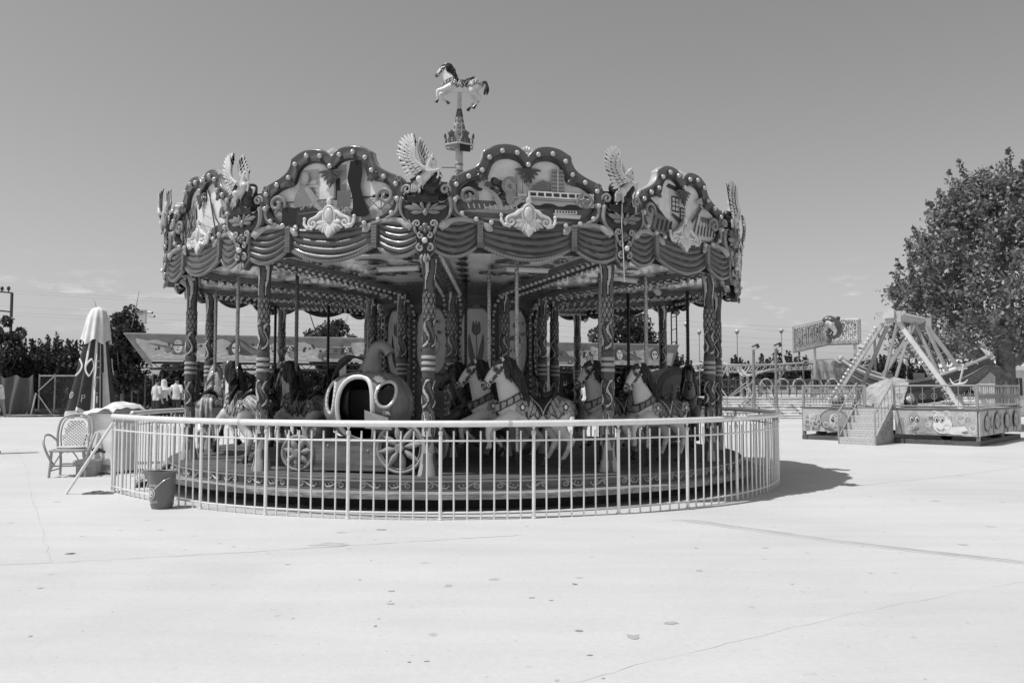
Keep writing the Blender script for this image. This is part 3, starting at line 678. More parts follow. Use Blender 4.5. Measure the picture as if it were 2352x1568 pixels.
# roof, ceiling, beams ------------------------------------------------------
mb = MB(); th = [R(A0+30*k) for k in range(12)]
def ring(r, z): return [(r*math.sin(t), -r*math.cos(t), z) for t in th]
mb.grid(np.array([ring(5.0, 3.9), ring(.2, 4.85)]), .3, True); mb.grid(np.array([ring(5.0, 3.42), ring(5.0, 3.9)]), .06, True)
mb.build('canopy_roof', MATT, car, smooth=False)
mb = MB(); rc = []
mb.grid(np.array([ring(2.0, 3.22), ring(5.0, 3.42)])[:, ::-1], .74, True)
ceil = mb.build('ceiling', CEIL, car, smooth=False)
orn = MB()
for k in range(12):
    a = A0+15+30*k
    M_ = T(0, 0, 0, rz=a) @ T(0, 0, 3.22-.004-2.0/3*.2) @ T(rx=0)
    # local: x across, radial distance r -> -y ; underside sheets follow the ceiling slope
    def P(x, r): return (x, -r, 3.205-2.0*.0667+r*.0667-.006)
    orn.M = T(rz=a)
    def ln(pts, wd, g, lay=0):
        Q = crom(pts, 5); t = np.gradient(Q, axis=0); t /= np.linalg.norm(t, axis=1)[:, None]+1e-9; nr = np.stack([-t[:, 1], t[:, 0]], 1)
        kk = wd*1.15*np.sin(np.linspace(.3, pi-.3, len(Q)))[:, None]; A = Q+nr*kk; B = Q-nr*kk; n = len(Q)
        orn.add([P(*q) for q in A]+[P(*q) for q in B], [(i, i+1, n+i+1, n+i) for i in range(n-1)], g)
    for s in (-1, 1):
        for r in (2.5, 2.9, 3.3, 3.7, 4.1, 4.5):
            x = s*(r*.2-.1); ln([(x, r-.14), (x-.05*s, r-.05), (x+.03*s, r+.03), (x-.04*s, r+.14)], .06, .04); ln([(x-.08*s, r-.06), (x, r), (x-.09*s, r+.05)], .035, .05)
        ln([(0, 3.0), (s*.12, 3.2), (s*.22, 3.1), (s*.28, 3.25)], .045, .06); ln([(0, 3.6), (s*.16, 3.5), (s*.2, 3.7), (s*.08, 3.75)], .04, .06)
    for j in range(9): x = -.36+.09*j; ln([(x-.05, 2.38), (x, 2.42), (x+.05, 2.36)], .03, .04)
    for j in range(15): x = -.7+.1*j; ln([(x-.05, 4.72), (x, 4.67), (x+.05, 4.73)], .03, .04)
    ln([(-.2, 3.9), (0, 3.98), (.2, 3.9), (.0, 3.85)], .12, .08)
orn.M = I4; orn.build('painted_foliage', CEIL, ceil, smooth=False)
for k in range(12):
    a = A0+30*k; b = MB()
    for s in (-1, 1): b.bar((s*.16, -1.7, 3.19), (s*.16, -5.0, 3.40), .03, .12, .12)
    b.bar((0, -1.7, 3.17), (0, -5.0, 3.385), .26, .05, .15)
    for j in range(22):
        r = 1.9+.14*j; z = 3.14+(r-1.7)*.0636; f = -1 if j % 2 else 1
        b.tube([(-.06*f, -r, z), (0, -r-.03, z-.004), (.06*f, -r-.06, z)], [.008, .02, .006], .05, 5)
    o = b.build('ceiling_beam', GLOSS, car, (0, 0, 0), a) if k == 0 else link('ceiling_beam', bm_, car, (0, 0, 0), a)
    bm_ = o.data
    rest.M = T(rz=a)
    for j in range(24):
        r = 1.85+.132*j; z = 3.13+(r-1.7)*.0636
        for s in (-1, 1): bulb_at(rest, (s*.145, -r, z), (0, 0, -1), .85)
    rest.M = T(rz=a+15)
    for j in range(13):
        x = -.96+.16*j; bulb_at(rest, (x, -4.78, 3.37), (0, 0, -1), 1.0)
# core drum ------------------------------------------------------------------
mb = MB(); rings = [ring(r, z) for r, z in ((1.52, .43), (1.52, 2.97), (1.58, 3.04), (1.72, 3.12), (1.95, 3.18), (2.3, 3.235))]
mb.grid(np.array(rings), .11, True); drum = mb.build('core_drum', GLOSS, car, smooth=False)
apc = 1.52*math.cos(R(15))
def core_art(kind):
    mb = MB(); a = Art(mb, .003)
    ov = [(.27*math.copysign(abs(math.cos(t))**.7, math.cos(t)), 2.36+.56*math.copysign(abs(math.sin(t))**.8, math.sin(t))) for t in np.linspace(0, 2*pi, 40, endpoint=False)]
    ov = [(u, min(v, 2.9)) for u, v in ov]
    a.poly(ov, .48)
    if kind == 0:   # tulip
        a.line([(0, 1.92), (.015, 2.2), (0, 2.45)], .018, .05)
        for s in (-1, 1): a.poly(list(map(tuple, crom([(0, 1.87), (s*.10, 2.02), (s*.14, 2.25), (s*.12, 2.48), (s*.06, 2.25), (0, 2.0)], 4)))[::s], .05)
        a.poly(list(map(tuple, crom([(0, 2.44), (.07, 2.5), (.075, 2.6), (.05, 2.7), (.02, 2.63), (0, 2.72), (-.02, 2.63), (-.05, 2.7), (-.075, 2.6), (-.07, 2.5), (0, 2.44)], 3))), .045)
        a.line([(.03, 2.5), (.045, 2.6), (.03, 2.66)], .012, .1); a.line([(-.02, 2.5), (-.01, 2.6)], .012, .1)
    else:
        a.line(crom([(-.08, 1.9), (0, 2.1), (-.05, 2.35), (.02, 2.6)]), .012, .06); a.line(crom([(0, 2.05), (.1, 2.15), (.16, 2.3), (.1, 2.36)]), .01, .06); a.line(crom([(-.03, 2.2), (-.14, 2.3), (-.12, 2.42)]), .01, .06)
        for (x, z, r) in ((-.02, 2.64, .05), (-.08, 2.42, .045), (.04, 2.4, .07), (.02, 2.2, .045), (.15, 2.5, .035), (-.15, 2.2, .03), (.12, 2.68, .03)):
            for j in range(6): a.ell(x+r*.6*math.cos(j*1.05), z+r*.6*math.sin(j*1.05), r*.42, r*.42, .05, 8)
            a.ell(x, z, r*.3, r*.3, .22, 8)
    for s in (-1, 1):
        for P_ in ([(.06, 2.95), (.17, 2.93), (.21, 2.84), (.29, 2.8), (.3, 2.7)], [(.3, 2.66), (.26, 2.5), (.31, 2.38), (.28, 2.3)], [(.28, 2.26), (.32, 2.1), (.27, 1.98), (.29, 1.88)], [(.26, 1.86), (.2, 1.78), (.1, 1.8), (.03, 1.74)]):
            mb.tube(np.array([(s*u, -.012, v) for u, v in crom(P_, 4)]), .018, .05, 6)
        mb.tube(spiral(s*.29, 2.75, .035, 1.2, 90, s, .015), .012, .06, 5); mb.tube(spiral(s*.29, 2.27, .03, 1.2, 90, s, .015), .011, .06, 5)
    for v in (1.58, 1.2):
        mb.leaf((0, -.01, v-.06), (0, -.02, v+.06), .04, .02, .3)
        for s in (-1, 1): mb.tube([(s*.05, -.012, v-.02), (s*.13, -.015, v+.02), (s*.2, -.012, v-.03), (s*.25, -.012, v+.01)], .011, .28, 5)
    a.rect(-.3, .5, .3, 1.0, .17)
    for s in (-1, 1): mb.tube([(s*.3, -.012, .55), (s*.3, -.012, 1.0), (s*.12, -.012, 1.06), (0, -.012, 1.0)], .016, .06, 6)
    a.ell(0, .75, .09, .18, .06)
    return mb
ca = [core_art(0), core_art(1)]
for k in range(12):
    a = (A0+15+30*k+180) % 360-180
    o = ca[k % 2].build('flower_panel', CEIL, drum, (*pol(apc, a), 0), a, smooth=False) if k < 2 else link('flower_panel', prev[k % 2], drum, (*pol(apc, a), 0), a)
    if k == 0: prev = {}
    prev[k % 2] = o.data
    rest.M = T(rz=a-15)
    for j in range(20):
        z = .9+.1*j
        for s in (-1, 1): bulb_at(rest, (s*.12, -1.53, z), (0, -1, 0), .75)
    rest.M = T(rz=a-15)
    for j, (r, z) in enumerate(((1.58, 2.9), (1.62, 3.0), (1.72, 3.07), (1.86, 3.12))):
        for s in (-1, 1): bulb_at(rest, (s*.13, -r, z-.02), (0, -.7, -.7), .9)
rest.M = I4
ro = rest.build('lamp_bulb', GLASSY, car); ro['kind'] = 'stuff'
for k in (0, 1, -1, 2, -2):
    mb = MB(); mb.box(.35, -3.6, 3.27, .62, .06, .05, .7); mb.box(.35, -3.6, 3.30, .66, .1, .02, .5); mb.build('ceiling_lamp', SATIN, car, (0, 0, 0), A0+15+30*k, smooth=False)
mb = MB(); q_ = pol(5.2, A0+29.3); mb.tube([(q_[0], q_[1], 4.12), (q_[0]-.01, q_[1], 3.7), (q_[0]+.012, q_[1], 3.3), (q_[0]+.02, q_[1], 2.95)], .006, .6, 4); mb.build('loose_wire', SATIN, car)
mb = MB(); a_ = -69; mb.M = T(*pol(5.0, a_), 0, rz=a_); mb.add([(-.5, .02, .40), (.5, .02, .40), (.5, -.5, .06), (-.5, -.5, .06), (-.5, .02, .36), (.5, .02, .36), (.5, -.5, .02), (-.5, -.5, .02)], [(3, 2, 1, 0), (4, 5, 6, 7), (0, 1, 5, 4), (1, 2, 6, 5), (2, 3, 7, 6), (3, 0, 4, 7)], .4); mb.M = I4; mb.build('boarding_ramp', STEEL, car, smooth=False)
# mast ------------------------------------------------------------------------
mb = MB(); mb.lathe([(.072, 4.6), (.072, 6.1)], .5, 20)
for z in (5.45, 5.62, 5.75): mb.lathe([(.074, z), (.08, z+.02), (.074, z+.04)], .2, 20)
mb.tube([(-.33, 0, 5.72), (-.05, 0, 5.72)], .012, .2, 6)
mast = mb.build('mast', SATIN, car, (-.05, 0, 0))
mb = MB(); mb.lathe([(.07, 6.06), (.22, 6.12), (.27, 6.17), (.22, 6.2), (0, 6.22)], .3, 6); mb.box(.12, -.17, 6.08, .2, .02, .2, .02, rz=20)
for i in range(6):
    a = 60*i+30; mb.M = T(*pol(.25, a), 0, rz=a) @ np.diag([.8, .8, 1, 1.])
    for s in (-1, 1): mb.tube(spiral(s*.075, 6.2, .055, 1.3, 90, s, 0, .15, 16), np.linspace(.024, .015, 16), .13, 6)
    for j in range(-2, 3): mb.leaf((0, 0, 6.24), (.07*j*.7, -.03, 6.38-.02*abs(j)), .028, .028, .11)
    mb.tube([(-.17, 0, 6.12), (.17, 0, 6.12)], .02, .5, 6)
mb.M = I4; mb.build('crown_collar', GLOSS, mast)
mb = MB(); mb.lathe([(.17, 6.2), (.035, 6.84), (0, 6.85)], .33, 6, lambda i, k: .4 if k % 2 else .26); mb.lathe([(.075, 6.68), (.045, 6.845), (.0, 6.86)], .04, 6)
for k in range(6):
    for j in range(3):
        z = 6.36+.13*j; r = (.17-(z-6.2)*.211)*.87+.004; mb.M = T(*pol(r, 60*k+0), 0, rz=60*k) @ T(0, 0, z, rx=-18)
        mb.tube([(.026*math.cos(t), 0, .04*math.sin(t)) for t in np.linspace(0, 2*pi, 12, endpoint=False)], .007, .12, 4, closed=True)
mb.M = I4; mb.build('spire', SATIN, mast)
mb = MB(); mb.lathe([(.042, 6.8), (.042, 7.16)], .45, 12); mb.build('finial_pole', SATIN, mast)
# ------------------------------------------------------------------ carved horses (facing -X, pole at the origin, z from the deck)
def horse_parts():
    mb = MB(); sq = .78
    def tb(pts, rs, k=1.0, seg=14):
        mb.tube(pts, rs, 1, seg, k, (0, 1, 0)); 
        for p, r in ((pts[0], rs[0]), (pts[-1], rs[-1])): mb.sph(p, (r*.97, r*.97*k, r*.97), 1, 14, 8)
    tb([(-.17, 0, .86), (-.06, 0, .82), (.08, 0, .80), (.25, 0, .785), (.42, 0, .79), (.58, 0, .83), (.70, 0, .84)], [.125, .20, .215, .205, .20, .205, .13], sq)
    tb([(-.02, 0, .93), (-.11, 0, 1.06), (-.17, 0, 1.2), (-.20, 0, 1.33), (-.20, 0, 1.40)], [.20, .165, .125, .10, .085], .72)
    tb([(-.19, 0, 1.41), (-.26, 0, 1.37), (-.34, 0, 1.29), (-.41, 0, 1.205), (-.455, 0, 1.15)], [.085, .098, .083, .058, .052], .72)
    mb.sph((-.25, .035, 1.30), (.075, .035, .085), 1); mb.sph((-.25, -.035, 1.30), (.075, .035, .085), 1)   # cheeks
    mb.sph((-.47, 0, 1.165), (.035, .04, .035), 1); mb.sph((-.435, 0, 1.115), (.035, .03, .022), 1)           # muzzle and lip
    for s in (-1, 1):
        mb.sph((-.30, s*.052, 1.375), (.032, .02, .022), 1, 10, 6)
        mb.tube([(-.20, s*.04, 1.46), (-.205, s*.05, 1.52), (-.225, s*.048, 1.565)], [.03, .026, .006], 1, 8)
        # fore legs
        d = .05 if s < 0 else -.10
        if s < 0: J = [(-.10, s*.10, .74), (-.26, s*.11, .66), (-.40, s*.11, .63), (-.425, s*.11, .50), (-.40, s*.11, .36), (-.43, s*.11, .30)]
        else: J = [(-.10, s*.10, .74), (-.24, s*.11, .63), (-.36, s*.11, .58), (-.30, s*.11, .45), (-.19, s*.11, .36), (-.15, s*.11, .32)]
        tb(J[:3], [.105, .08, .055]); tb(J[2:5], [.055, .036, .034]); tb(J[4:], [.036, .042])
        e = np.array(J[5])-np.array(J[4]); mb.tube([J[5], np.array(J[5])+e*.9], [.04, .058], 1, 12)
        # hind legs
        o = 0 if s < 0 else -.16
        K = [(.59, s*.10, .78), (.55+o*.3, s*.12, .60), (.65+o*.6, s*.11, .48), (.75+o, s*.11, .41), (.68+o, s*.11, .26), (.615+o, s*.11, .15), (.58+o, s*.11, .11)]
        tb(K[:4], [.15, .115, .075, .05]); tb(K[3:6], [.05, .037, .034]); tb(K[5:], [.036, .042]); mb.tube([K[6], (K[6][0]-.03, K[6][1], K[6][2]-.06)], [.042, .06], 1, 12)
    return remesh(mb, .0135, 6)
HV, HF, HN = horse_parts()
def dist2(V, x, z): return np.hypot(V[:, 0]-x, V[:, 2]-z)
g = np.full(len(HV), .56)
g = np.where(dist2(HV, -.445, 1.135) < .065, .22, g); g = np.where(dist2(HV, -.478, 1.165) < .022, .015, g)
g = np.where(np.abs((HV[:, 2]-1.135)+.45*(HV[:, 0]+.44)) < .009, np.where(HV[:, 0] < -.39, .05, g), g)
e = np.hypot(dist2(HV, -.305, 1.372)/1.4, 0); g = np.where((e < .017) & (np.abs(HV[:, 1]) > .04), .01, np.where((e < .030) & (np.abs(HV[:, 1]) > .035), .16, g))
hoof = ((HV[:, 2] < .16) | ((HV[:, 0] < -.36) & (HV[:, 2] < .33)) | ((HV[:, 0] > -.19) & (HV[:, 0] < -.05) & (HV[:, 2] < .40)))
g = np.where(hoof, .03, np.where((HV[:, 2] < .30) | ((HV[:, 0] < -.15) & (HV[:, 2] < .42)), .38, g))
def side_y(x, z, s):
    k = (HV[:, 1]*s > 0) & (dist2(HV, x, z) < .022)
    return (HV[k, 1]*s).max()*s if k.any() else s*.16
def horse(name, label, group):
    t = thing(name, label, 'carousel horse', (0, 0, 0), 0, group)
    skin_obj('body', HV, HF, g, GLOSS, t)
    # blanket with bordered points, breast collar, rump drape: all shaped on the body
    mb = MB()
    def low(x, c, h, wd): return h-np.clip(1-np.abs(x-c)/wd, 0, 1)*.13
    def b1(C): return (C[:, 0] > .08) & (C[:, 0] < .60) & (C[:, 2] > .70+.13*np.abs(np.abs((C[:, 0]-.32)/.13) % 1-.5)) & (C[:, 2] > .66)
    def c1(C):
        edge = C[:, 2]-(.70+.13*np.abs(np.abs((C[:, 0]-.32)/.13) % 1-.5)); v = np.abs(((C[:, 0]-.32)*1.0+(C[:, 2]-.8)*.35*np.sign(C[:, 0]-.32)) % .065-.0325)
        return np.where(edge < .022, .04, np.where(v < .008, .05, np.where((C[:, 0] < .11) | (C[:, 0] > .57), .03, .34)))
    shell(mb, HV, HF, HN, b1, .010, c1)
    def b2(C): return (C[:, 0] > .58) & (C[:, 2] > .80) & (C[:, 2] > .70+.5*np.abs(C[:, 0]-.64))
    shell(mb, HV, HF, HN, b2, .012, lambda C: np.where(np.abs((np.arctan2(C[:, 1], C[:, 2]-.7)*5) % 1-.5) < .13, .04, .26))
    mb.build('blanket', SATIN, t)
    mb = MB()
    def s1(C): return (C[:, 2] > .765) & (np.abs(C[:, 0]-.32) < .06+.55*np.clip(C[:, 2]-.80, 0, .2)) & (C[:, 0] < .50)
    shell(mb, HV, HF, HN, s1, .022, .012)
    mb.tube([(.46, -.12, .975), (.52, -.07, 1.05), (.55, 0, 1.09), (.52, .07, 1.05), (.46, .12, .975)], [.02, .03, .035, .03, .02], .02, 8)
    mb.tube([(.36, 0, .99), (.48, 0, 1.03), (.58, 0, 1.11)], [.06, .06, .02], .02, 10)
    mb.tube([(.14, -.09, .99), (.12, 0, 1.05), (.14, .09, .99)], [.02, .03, .02], .04, 8)
    sd_ = mb.build('saddle', GLOSS, t); st = MB()
    for s in (-1, 1):
        for i in range(23):
            z = .775+abs(i-11)*.0215; x = .32+(i-11)/11*(.064+.55*min(max(z-.80, 0), .17)); y = side_y(x, z, s)
            st.sph((x, y+s*.024, z), .011, .7, 6, 4)
    st.build('stud_trim', BRASS, sd_)
    mb = MB()
    def col(C): q = C[:, 2]-(.89+.55*(C[:, 0]+.22)); return (np.abs(q) < .055) & (C[:, 0] < .12) & (C[:, 2] > .70)
    shell(mb, HV, HF, HN, col, .016, lambda C: np.where(np.abs(C[:, 2]-(.89+.55*(C[:, 0]+.22))) > .036, .03, np.where((C[:, 0]*12 % 1) < .25, .04, .32)))
    mb.build('harness', GLOSS, t)
    for s in (-1, 1):
        for x, z in ((.035, .87), (.62, .87)):
            y = side_y(x, z, s); mb = MB()
            for j in range(5): a = R(j*72-90); mb.leaf((x, y+s*.014, z), (x+.10*math.cos(a), y+s*.008, z+.11*math.sin(a)-.01), .045, .02, .28, (0, 1, 0))
            mb.sph((x, y+s*.012, z), (.055, .022, .068), .05, 12, 7); mb.sph((x, y+s*.024, z), (.026, .016, .034), .75, 9, 6)
            mb.build('medallion', GLOSS, t)
    mb = MB()
    def cp(C):
        H = C[:, 2] > 1.08
        a = np.abs((C[:, 0]+.235)*.75+(C[:, 2]-1.36)*-.66) < .015
        b = np.abs((C[:, 0]+.41)*.72+(C[:, 2]-1.2)*.66+.02) < .013
        c = (np.abs((C[:, 2]-1.2)*.72-(C[:, 0]+.39)*.92) < .014) & (C[:, 0] < -.22) & (C[:, 0] > -.40)
        return H & (C[:, 0] < -.14) & (a | b | c)
    shell(mb, HV, HF, HN, cp, .008, .05)
    for s in (-1, 1):
        for x, z in ((-.365, 1.235), (-.28, 1.30), (-.20, 1.37)): mb.sph((x, side_y(x, z, s)+s*.012, z), .014, .6, 8, 5)
        mb.tube([(-.40+.02*math.cos(q), side_y(-.39, 1.17, s)+s*.012, 1.165+.022*math.sin(q)) for q in np.linspace(0, 2*pi, 10, endpoint=False)], .006, .6, 5, closed=True)
    mb.build('bridle', GLOSS, t)
    mb = MB(); r = np.random.default_rng(3)
    cr = crom([(-.27, 0, 1.46), (-.20, 0, 1.50), (-.13, 0, 1.46), (-.07, 0, 1.36), (-.03, 0, 1.22), (.02, 0, 1.08)], 6)
    for i, p in enumerate(cr):
        for s in (-1, 1):
            L = .16+.14*r.random(); y0 = s*.02; y1 = s*(.075+.03*r.random()+.05*max(0, i-14)/16)
            q = p+np.array([.035+.03*r.random(), 0, 0]); ph = r.random()*6
            pts = [p+np.array([-.02, y0*.3, -.01]), q+np.array([.02, y0+s*.02, .012]), q+np.array([.04, y1*.8, -L*.35]), q+np.array([.05+.02*math.sin(ph), y1, -L*.7]), q+np.array([.075+.02*math.cos(ph), y1*1.02, -L*1.05])]
            mb.tube(crom(pts, 3), np.interp(np.linspace(0, 1, 13), [0, .2, .6, 1], [.022, .036, .03, .006]), .012+.022*r.random(), 7)
    mb.build('mane', HAIRM, t); mb = MB()
    for s in (-1, 0, 1): mb.tube(crom([(-.20, s*.02, 1.50), (-.27, s*.035, 1.475), (-.32, s*.03, 1.42), (-.335, s*.02, 1.38)], 3), np.linspace(.03, .008, 10), .06, 7)
    mb.build('forelock', HAIRM, t)
    mb = MB()
    for i in range(9):
        a = r.normal(0, .02); b = r.normal(0, .03)
        mb.tube(crom([(.75, a*.5, .88), (.82, a, .94), (.89, a*1.5, .92), (.92+b*.3, a*1.6, .80), (.905+b, a*2, .66), (.87+b, a*1.4, .52+.05*r.random())], 4), np.interp(np.linspace(0, 1, 21), [0, .3, .7, 1], [.02, .032, .034, .006]), .015+.03*r.random(), 7)
    mb.build('tail', HAIRM, t)
    mb = MB(); n = 120; zz = np.linspace(.27, 2.86, n)
    mb.tube([(0, 0, z) for z in zz], .027, .35, 10)
    for k in range(2): mb.tube([(.0265*math.cos(z*48+k*pi), .0265*math.sin(z*48+k*pi), z) for z in np.linspace(.27, 2.86, 760)], .0045, .42, 4)
    po = mb.build('twisted_pole', BRASS, t); mb = MB(); mb.tube([(0, 0, -.002), (0, 0, .28)], .02, .03, 8); mb.lathe([(.06, 0), (.05, .02), (.025, .03), (.02, .06)], .03, 12); mb.build('pole_socket', IRON, po)
    return t
GRP = 'carved horses on the roundabout'
HZ = .43
def htf(r, a, dz=0): x, y = pol(r, a); return (CX+x, CY+y, HZ+dz)
W1 = (1, 1, 1, 1); D1 = (.08, .08, .08, 1); M1 = (.35, .35, .35, 1)
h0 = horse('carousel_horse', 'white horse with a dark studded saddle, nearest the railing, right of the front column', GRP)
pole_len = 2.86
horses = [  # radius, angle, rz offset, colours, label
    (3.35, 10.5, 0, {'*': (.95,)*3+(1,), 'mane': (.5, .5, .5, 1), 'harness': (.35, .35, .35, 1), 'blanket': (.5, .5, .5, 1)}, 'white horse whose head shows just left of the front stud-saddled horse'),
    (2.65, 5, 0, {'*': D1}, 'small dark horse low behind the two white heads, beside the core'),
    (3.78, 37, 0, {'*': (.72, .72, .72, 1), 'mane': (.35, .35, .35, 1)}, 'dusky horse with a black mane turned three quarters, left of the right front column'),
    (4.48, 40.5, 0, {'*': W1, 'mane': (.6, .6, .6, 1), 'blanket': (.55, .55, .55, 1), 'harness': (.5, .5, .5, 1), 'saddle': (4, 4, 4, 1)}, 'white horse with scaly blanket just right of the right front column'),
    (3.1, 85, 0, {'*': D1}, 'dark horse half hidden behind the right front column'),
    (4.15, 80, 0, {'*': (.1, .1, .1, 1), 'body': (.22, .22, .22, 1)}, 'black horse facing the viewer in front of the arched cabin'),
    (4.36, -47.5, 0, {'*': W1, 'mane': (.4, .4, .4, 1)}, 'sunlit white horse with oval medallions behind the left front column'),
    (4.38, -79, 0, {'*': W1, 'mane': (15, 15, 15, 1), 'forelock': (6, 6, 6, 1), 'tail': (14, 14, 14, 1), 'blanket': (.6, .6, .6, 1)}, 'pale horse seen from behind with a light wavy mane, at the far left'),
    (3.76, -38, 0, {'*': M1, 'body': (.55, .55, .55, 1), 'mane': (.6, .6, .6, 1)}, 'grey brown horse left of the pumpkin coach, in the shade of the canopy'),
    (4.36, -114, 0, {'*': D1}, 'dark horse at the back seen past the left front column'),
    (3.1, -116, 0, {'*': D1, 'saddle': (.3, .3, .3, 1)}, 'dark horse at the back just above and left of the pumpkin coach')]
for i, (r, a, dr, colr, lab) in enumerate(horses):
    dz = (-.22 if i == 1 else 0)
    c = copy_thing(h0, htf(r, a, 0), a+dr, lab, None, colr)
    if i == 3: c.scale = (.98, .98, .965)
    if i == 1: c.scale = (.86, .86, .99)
# gilded horse on the mast: the same carving, a fixed part of the carousel
fh = copy_thing(h0, (0, 0, 0), 0, None, .60, {'*': (1.25, 1.25, 1.25, 1), 'mane': (.5,)*3+(1,)}, skip=('twisted_pole',))
fh.name = 'horse_finial'; fh.parent = mast; fh.location = (-.12*U, 0, 6.80*U); fh.scale = (.70, .62, .60)
for k in ('category', 'group', 'label'):
    if k in fh: del fh[k]
h0.location = [x*U for x in htf(4.32, 13.6)]; h0.rotation_euler.z = R(13.6)
# ------------------------------------------------------------------ pumpkin coach
px_, py_ = pol(4.12, -14.5); PU = thing('pumpkin_coach', 'pumpkin shaped coach with silver door frame and spoked wheels on a wooden chassis', 'carriage', (CX+px_, CY+py_, HZ), -15)
rx, ry, rz_, zc = .63, .56, .50, .90
def psurf(th, ph, k=1.0):
    rb = 1-.055*abs(math.sin(th*5.5))**.6*math.cos(ph)**.5 if abs(ph) < 1.5 else 1
    rb = 1-.06*(1-abs(math.sin(th*5)))**2*max(math.cos(ph), 0)
    return np.array([rx*k*rb*math.cos(ph)**.85*math.cos(th) if math.cos(ph) > 0 else 0, ry*k*rb*max(math.cos(ph), 0)**.85*math.sin(th), zc+rz_*k*math.sin(ph)*(1-.10*max(0, math.sin(ph))**6)])
# openings in (x, z) on the front side
def open_at(x, z, s=1.0):
    d = (abs(x-.03)/(.245*s))**2.6+(abs(z-.84)/(.43*s))**2.6 < 1
    w_ = ((x-.415)/(.10*s))**2+((z-1.04)/(.165*s))**2 < 1
    l_ = ((x+.355)/(.075*s))**2+((z-1.0)/(.21*s))**2 < 1
    return d or w_ or l_
mb = MB(); nt_, np_ = 180, 80
for k, gcol, flip in ((1.0, .22, False), (.955, .015, True)):
    V = np.array([[psurf(2*pi*j/nt_, -pi/2*.98+pi*.98*i/np_, k) for j in range(nt_)] for i in range(np_+1)])
    F = []; cc = []
    for i in range(np_):
        for j in range(nt_):
            c = (V[i, j]+V[i+1, (j+1) % nt_])/2
            if c[1] < 0 and open_at(c[0], c[2]): continue
            if c[1] > .1 and (((c[0]-.1)/.14)**2+((c[2]-1.0)/.17)**2 < 1): continue
            q = (i*nt_+j, i*nt_+(j+1) % nt_, (i+1)*nt_+(j+1) % nt_, (i+1)*nt_+j); F.append(q[::-1] if flip else q); cc.append(gcol)
    mb.add(V.reshape(-1, 3), F, cc)
mb.build('pumpkin_shell', GLOSS, PU)
def ysurf(x, z):   # front surface depth at x, z
    best = None
    zz = (z-zc)/rz_; ph = math.asin(max(-.98, min(.98, zz))); cphi = math.cos(ph)**.85
    v = 1-(x/(rx*cphi))**2
    return -ry*cphi*math.sqrt(max(v, .0))*.985
trim = MB()
def loop(fn, r_, n=70):
    P = np.array([(x, ysurf(x, z)-.008, z) for x, z in [fn(t) for t in np.linspace(0, 2*pi, n, endpoint=False)]]); trim.tube(P, r_, .62, 8, closed=True)
    for i in range(0, n, 2): trim.sph(P[i]+[0, -.012, 0], .017, .6, 6, 4)
def sup(t, cx, cz, a, b, e): c, s = math.cos(t), math.sin(t); return cx+a*math.copysign(abs(c)**(2/e), c), cz+b*math.copysign(abs(s)**(2/e), s)
loop(lambda t: sup(t, .03, .84, .25, .435, 2.6), .033); loop(lambda t: sup(t, .415, 1.04, .105, .17, 2), .023, 40); loop(lambda t: sup(t, -.355, 1.0, .078, .215, 2), .021, 44)
for j in range(5): trim.leaf((.28, ysurf(.28, 1.22)-.01, 1.2), (.28+.11*math.cos(R(20+j*30)), ysurf(.3, 1.26)-.02, 1.2+.10*math.sin(R(20+j*30))), .03, .02, .6)
for j in range(4): trim.leaf((.415, ysurf(.415, .83)-.01, .83), (.335+.055*j, ysurf(.415, .77)-.02, .75+.01*abs(j-1.5)), .02, .02, .45)
trim.build('silver_door_frame', STEEL, PU)
mb = MB(); mb.tube(crom([(.02, 0, 1.36), (.04, 0, 1.48), (.06, 0, 1.60), (.13, 0, 1.70), (.24, 0, 1.69), (.31, 0, 1.60)], 4), np.interp(np.linspace(0, 1, 21), [0, .3, .8, 1], [.17, .10, .07, .075]), .22, 12)
for k in range(5): mb.tube(crom([(.02+.17*math.cos(k), .17*math.sin(k), 1.36), (.05+.1*math.cos(k), .1*math.sin(k), 1.52), (.13+.05*math.cos(k), .08*math.sin(k), 1.70)], 4), .012, .14, 5)
st = mb.build('stalk', GLOSS, PU); mb = MB(); Vl = []
for i, t in enumerate(np.linspace(0, 1, 12)):
    wd = .17*math.sin(pi*min(t*1.05, 1))**.7*(1+.2*math.sin(t*22)); x = -.02-.56*t; z = 1.46+.13*math.sin(t*3.3)-.22*t*t
    Vl.append([(x, s*wd, z+.03*abs(s)-.0) for s in (-1, -.5, 0, .5, 1)])
mb.grid(Vl, .2); mb.grid((np.array(Vl)-[0, 0, .012])[:, ::-1], .12); mb.tube(crom([(.05, 0, 1.5), (-.05, 0, 1.56), (-.14, 0, 1.58)], 4), .02, .2, 6); mb.build('leaf', GLOSS, st)
mb = MB(); mb.box(0, .05, .62, .8, .5, .08, .04); mb.box(0, .28, .85, .8, .06, .5, .04); mb.build('bench_seat', SATIN, PU)
mb = MB(); mb.box(-.02, -.42, .22, 1.35, .07, .38, .16); mb.box(-.02, .35, .22, 1.35, .07, .38, .14); mb.box(-.05, -.03, .40, 1.2, .85, .07, .13)
mb.tube([(-.6, -.40, .42), (-.3, -.44, .44), (.1, -.44, .43), (.5, -.40, .43)], .02, .22, 6)
for x, z in ((-.45, .36), (-.45, .30), (-.38, .36), (.1, .32), (.1, .26), (.2, .3)): mb.sph((x, -.46, z), .012, .5, 6, 4)
mb.build('chassis', WOOD, PU)
mb = MB(); mb.box(-.72, -.1, .52, .22, .5, .3, .4); mb.tube(spiral(-.66, .52, .1, 1.2, 90, 1, .36), .02, .12, 6)
for j in range(4): mb.tube(spiral(-.80+.06*j, .60, .02, 1, 0, 1, .36), .006, .15, 4)
mb.build('coachman_box', GLOSS, PU)
